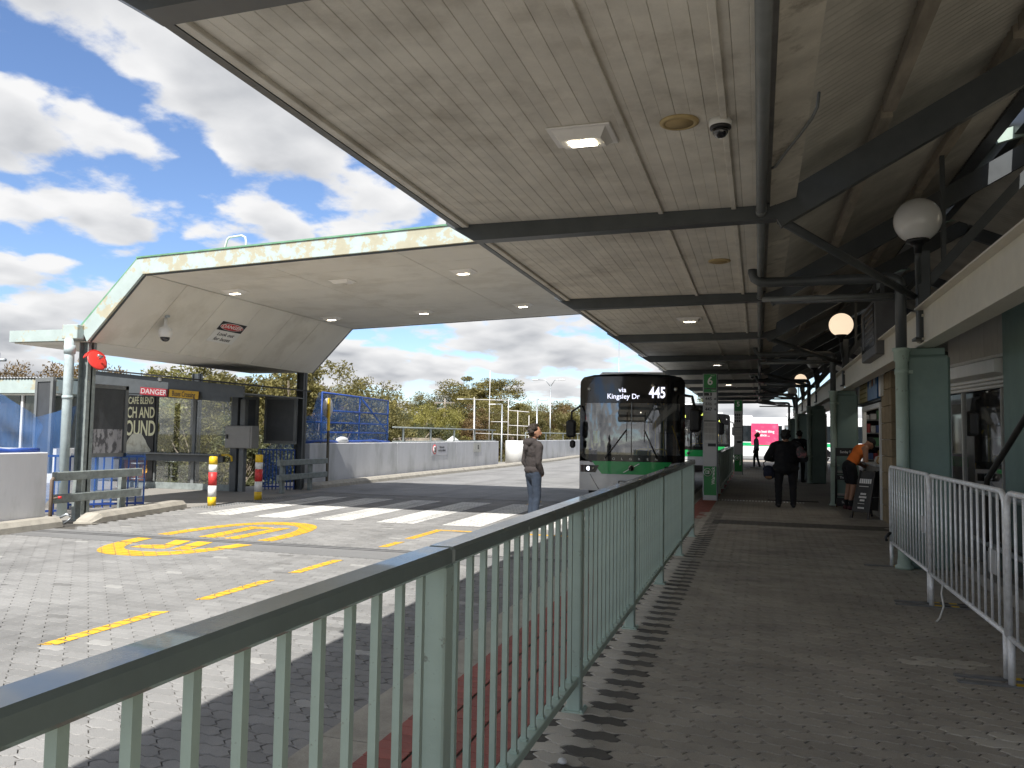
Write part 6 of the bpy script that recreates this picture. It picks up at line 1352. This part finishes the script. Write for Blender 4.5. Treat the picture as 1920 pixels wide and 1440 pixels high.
def tree_meshes(seed, H, spread, n_leaf, leaf, base=.35, clumps=26, flat=.75):
    rng = random.Random(seed); nr = np.random.RandomState(seed); tb = MB(); tips = []
    trunk = [Vector((0,0,0))]; p = Vector((0,0,0))
    for k in range(5): p = p+Vector((rng.uniform(-.06,.06)*H*.5, rng.uniform(-.06,.06)*H*.5, H*(base+.12)/5)); trunk.append(p.copy())
    r0 = H*.022; tb.tube(trunk, [r0*(1-.09*k) for k in range(6)], 8)
    for i in range(clumps):
        a = 2*math.pi*(i*.618+rng.random()*.2); el = rng.random(); rad = spread*(.25+.75*math.sqrt(rng.random()))*(1-.55*el*el); z = H*(base+(.98-base)*el*rng.uniform(.85,1.0))
        tip = Vector((math.cos(a)*rad, math.sin(a)*rad, z)); tips.append(tip)
        s = trunk[rng.choice((3,4,5))]; mid = s.lerp(tip,.5)+Vector((rng.uniform(-.3,.3),rng.uniform(-.3,.3),H*.04))
        tb.tube([s, s.lerp(mid,.5)+Vector((0,0,H*.015)), mid, mid.lerp(tip,.6)+Vector((rng.uniform(-.2,.2),0,0)), tip], [r0*.42,r0*.33,r0*.26,r0*.16,r0*.07], 6, cap=False)
        for _ in range(2): 
            e = tip+Vector((rng.gauss(0,.5),rng.gauss(0,.5),rng.gauss(0,.3)))*spread*.22; tb.tube([mid, mid.lerp(e,.6), e], [r0*.16,r0*.1,r0*.04], 5, cap=False)
    trunk_me = tb.mesh('trunk', bark)
    per = n_leaf//clumps; P = []
    for tip in tips:
        cr = spread*rng.uniform(.16,.4); subs = [np.array(tip)+nr.normal(0,1,3)*np.array([cr*.6,cr*.6,cr*.4]) for _ in range(7)]
        for k in range(7):
            q = nr.normal(0,1,(per//7,3)); q /= np.linalg.norm(q,axis=1)[:,None]; q *= (nr.rand(len(q))**.45)[:,None]
            P.append(subs[k]+q*np.array([cr*.5,cr*.5,cr*.5*flat]))
    P = np.concatenate(P); n = len(P)
    d1 = nr.normal(0,1,(n,3)); d1[:,2] -= .5; d1 /= np.linalg.norm(d1,axis=1)[:,None]; d2 = np.cross(d1, nr.normal(0,1,(n,3))); d2 /= np.linalg.norm(d2,axis=1)[:,None]
    L_ = leaf*(.6+.8*nr.rand(n))[:,None]; w = L_*.38
    V = np.stack([P-d1*L_*.5, P+d2*w*.5, P+d1*L_*.5, P-d2*w*.5],1).reshape(-1,3); F = np.arange(4*n).reshape(-1,4)
    me = bpy.data.meshes.new('crown'); me.vertices.add(4*n); me.vertices.foreach_set('co', V.ravel().astype(np.float32)); me.loops.add(4*n); me.loops.foreach_set('vertex_index', F.ravel().astype(np.int32)); me.polygons.add(n); me.polygons.foreach_set('loop_start', np.arange(0,4*n,4,dtype=np.int32)); me.update(calc_edges=True); me.validate()
    return trunk_me, me
KINDS = [tree_meshes(1,10,4.6,32000,.2,.3,24), tree_meshes(2,10,5.2,32000,.21,.25,26,.6), tree_meshes(3,10,3.8,26000,.19,.38,20), tree_meshes(4,10,5.6,34000,.21,.18,28,.7)]
GUM = tree_meshes(9,13,5.0,46000,.22,.42,24,.65)
NEAR = [tree_meshes(21,7.5,3.0,36000,.15,.12,34), tree_meshes(22,7.5,3.2,36000,.15,.15,34)]
def tree(label, k, x, y, top, mat, sc_=None, group='trees beyond the deck', rz=0., base_z=-4.2, wide=1.):
    tr, cr = k; H = max(v.co.z for v in cr.vertices); s = (top-base_z)/H
    t = thing('tree', label, 'tree', (x,y,base_z), rz, group)
    inst('trunk', tr, t, scale=(s,s,s)); key = (cr.name, mat.name)
    if key not in CROWN: c = cr.copy(); c.materials.clear(); c.materials.append(mat); CROWN[key] = c
    inst('crown', CROWN[key], t, scale=(s*wide,s*wide,s)); return t
CROWN = {}
rng = random.Random(31)
mats4 = [lf_ol, lf_br, lf_dk, lf_br2]; mn = {lf_ol.name:'olive', lf_br.name:'russet', lf_dk.name:'grey green', lf_br2.name:'bright green'}
# tall gum that stands over the tree line
tree('tall rounded gum tree standing above the tree line behind the hooded man', GUM, -29.6, 88, 8.3, lf_ol, rz=1.0, wide=1.5)
GP = 'tree line beyond the wall'
rowA = [(-49,84,6.4,0,2),(-44,80,5.6,1,0),(-39,76,5.2,3,1),(-35,82,4.9,0,0),(-37,98,6.9,1,2),(-31,72,4.4,3,3),(-26.5,78,4.6,2,1),(-24.5,92,5.4,1,1),(-22,76,4.5,3,0),(-18.5,82,5.0,0,0),(-15.5,90,5.8,1,0),(-12,84,5.2,3,3),(-9,96,6.6,2,2),(-6,100,5.0,0,0),(0,112,3.2,1,0),(8,116,3.4,3,0),(-28,104,6.2,3,0),(-20,108,6.6,0,2),(-13,110,6.8,1,0),(-45,100,7.2,3,0),(-54,94,8.0,1,0),(-60,84,8.2,0,1)]
rel = ['seen through the blue netting','just right of the blue netting','between netting and scaffold tower','left of the tall gum','behind the left light poles','below the tall gum','behind the scaffold tower','right of the tall gum','behind the hooded man','left of the twin armed pole','behind the twin armed pole','beside the bus mirror','showing above the bus mirror','hidden behind the front bus','behind the second bus','beyond the platform end','far back below the tall gum','far back by the twin pole','far back beside the bus','far back behind the netting','far back over the disc sign','far back beyond the crossing canopy']
for i, (x, y, tp, k, m) in enumerate(rowA): tree('%s tree in the distance, %s' % (mn[mats4[m].name], rel[i]), KINDS[k], x, y, tp, mats4[m], rz=rng.uniform(0,6), group=GP, wide=rng.uniform(.95,1.25))
# nearer trees behind the shelter and the left building
near = [(-23.5,27.5,3.4,0,lf_br2,'bright leafy tree seen through the first shelter pane'),(-20.2,27.0,3.3,1,lf_ol,'leafy tree seen through the second shelter pane'),(-18.2,31,4.9,0,lf_ol,'airy gum tree beside the far canopy column'),(-26.8,32,4.4,1,lf_ol,'tree rising just over the shelter roof'),(-17.6,24.6,1.6,1,lf_dk,'low tree behind the far canopy column'),(-21.5,33,4.0,0,lf_br,'reddish tree behind the shelter roof end')]
for i, (x, y, tp, k, m, lb) in enumerate(near): tree(lb, NEAR[k], x, y, tp+(.8 if i < 2 else 0), m, rz=i*1.3, group='trees close behind the shelter', wide=1.15)
left = [(-43,36,5.6,1,1,'brownish tree at the far left over the station building'),(-38,38,5.8,3,1,'brownish tree left of the drainpipe'),(-34.5,40,5.7,0,0,'tree behind the drainpipe and red mirror'),(-48,40,5.6,3,1,'brownish tree at the left picture edge'),(-31,44,5.0,1,0,'tree filling in behind the shelter'),(-26,44,5.4,3,0,'tree filling in behind the shelter end'),(-20.5,42,3.6,0,0,'tree behind the blue netting scaffold'),(-24,52,3.8,1,2,'darker tree behind the blue netting scaffold'),(-29,58,4.1,3,0,'tree behind the standpipe')]
for i, (x, y, tp, k, m, lb) in enumerate(left): tree(lb, KINDS[k], x, y, tp, mats4[m], rz=i*.9, group='trees left of the deck', wide=.95)
# understorey that closes the gaps at the foot of the tree line
for i in range(22):
    pass
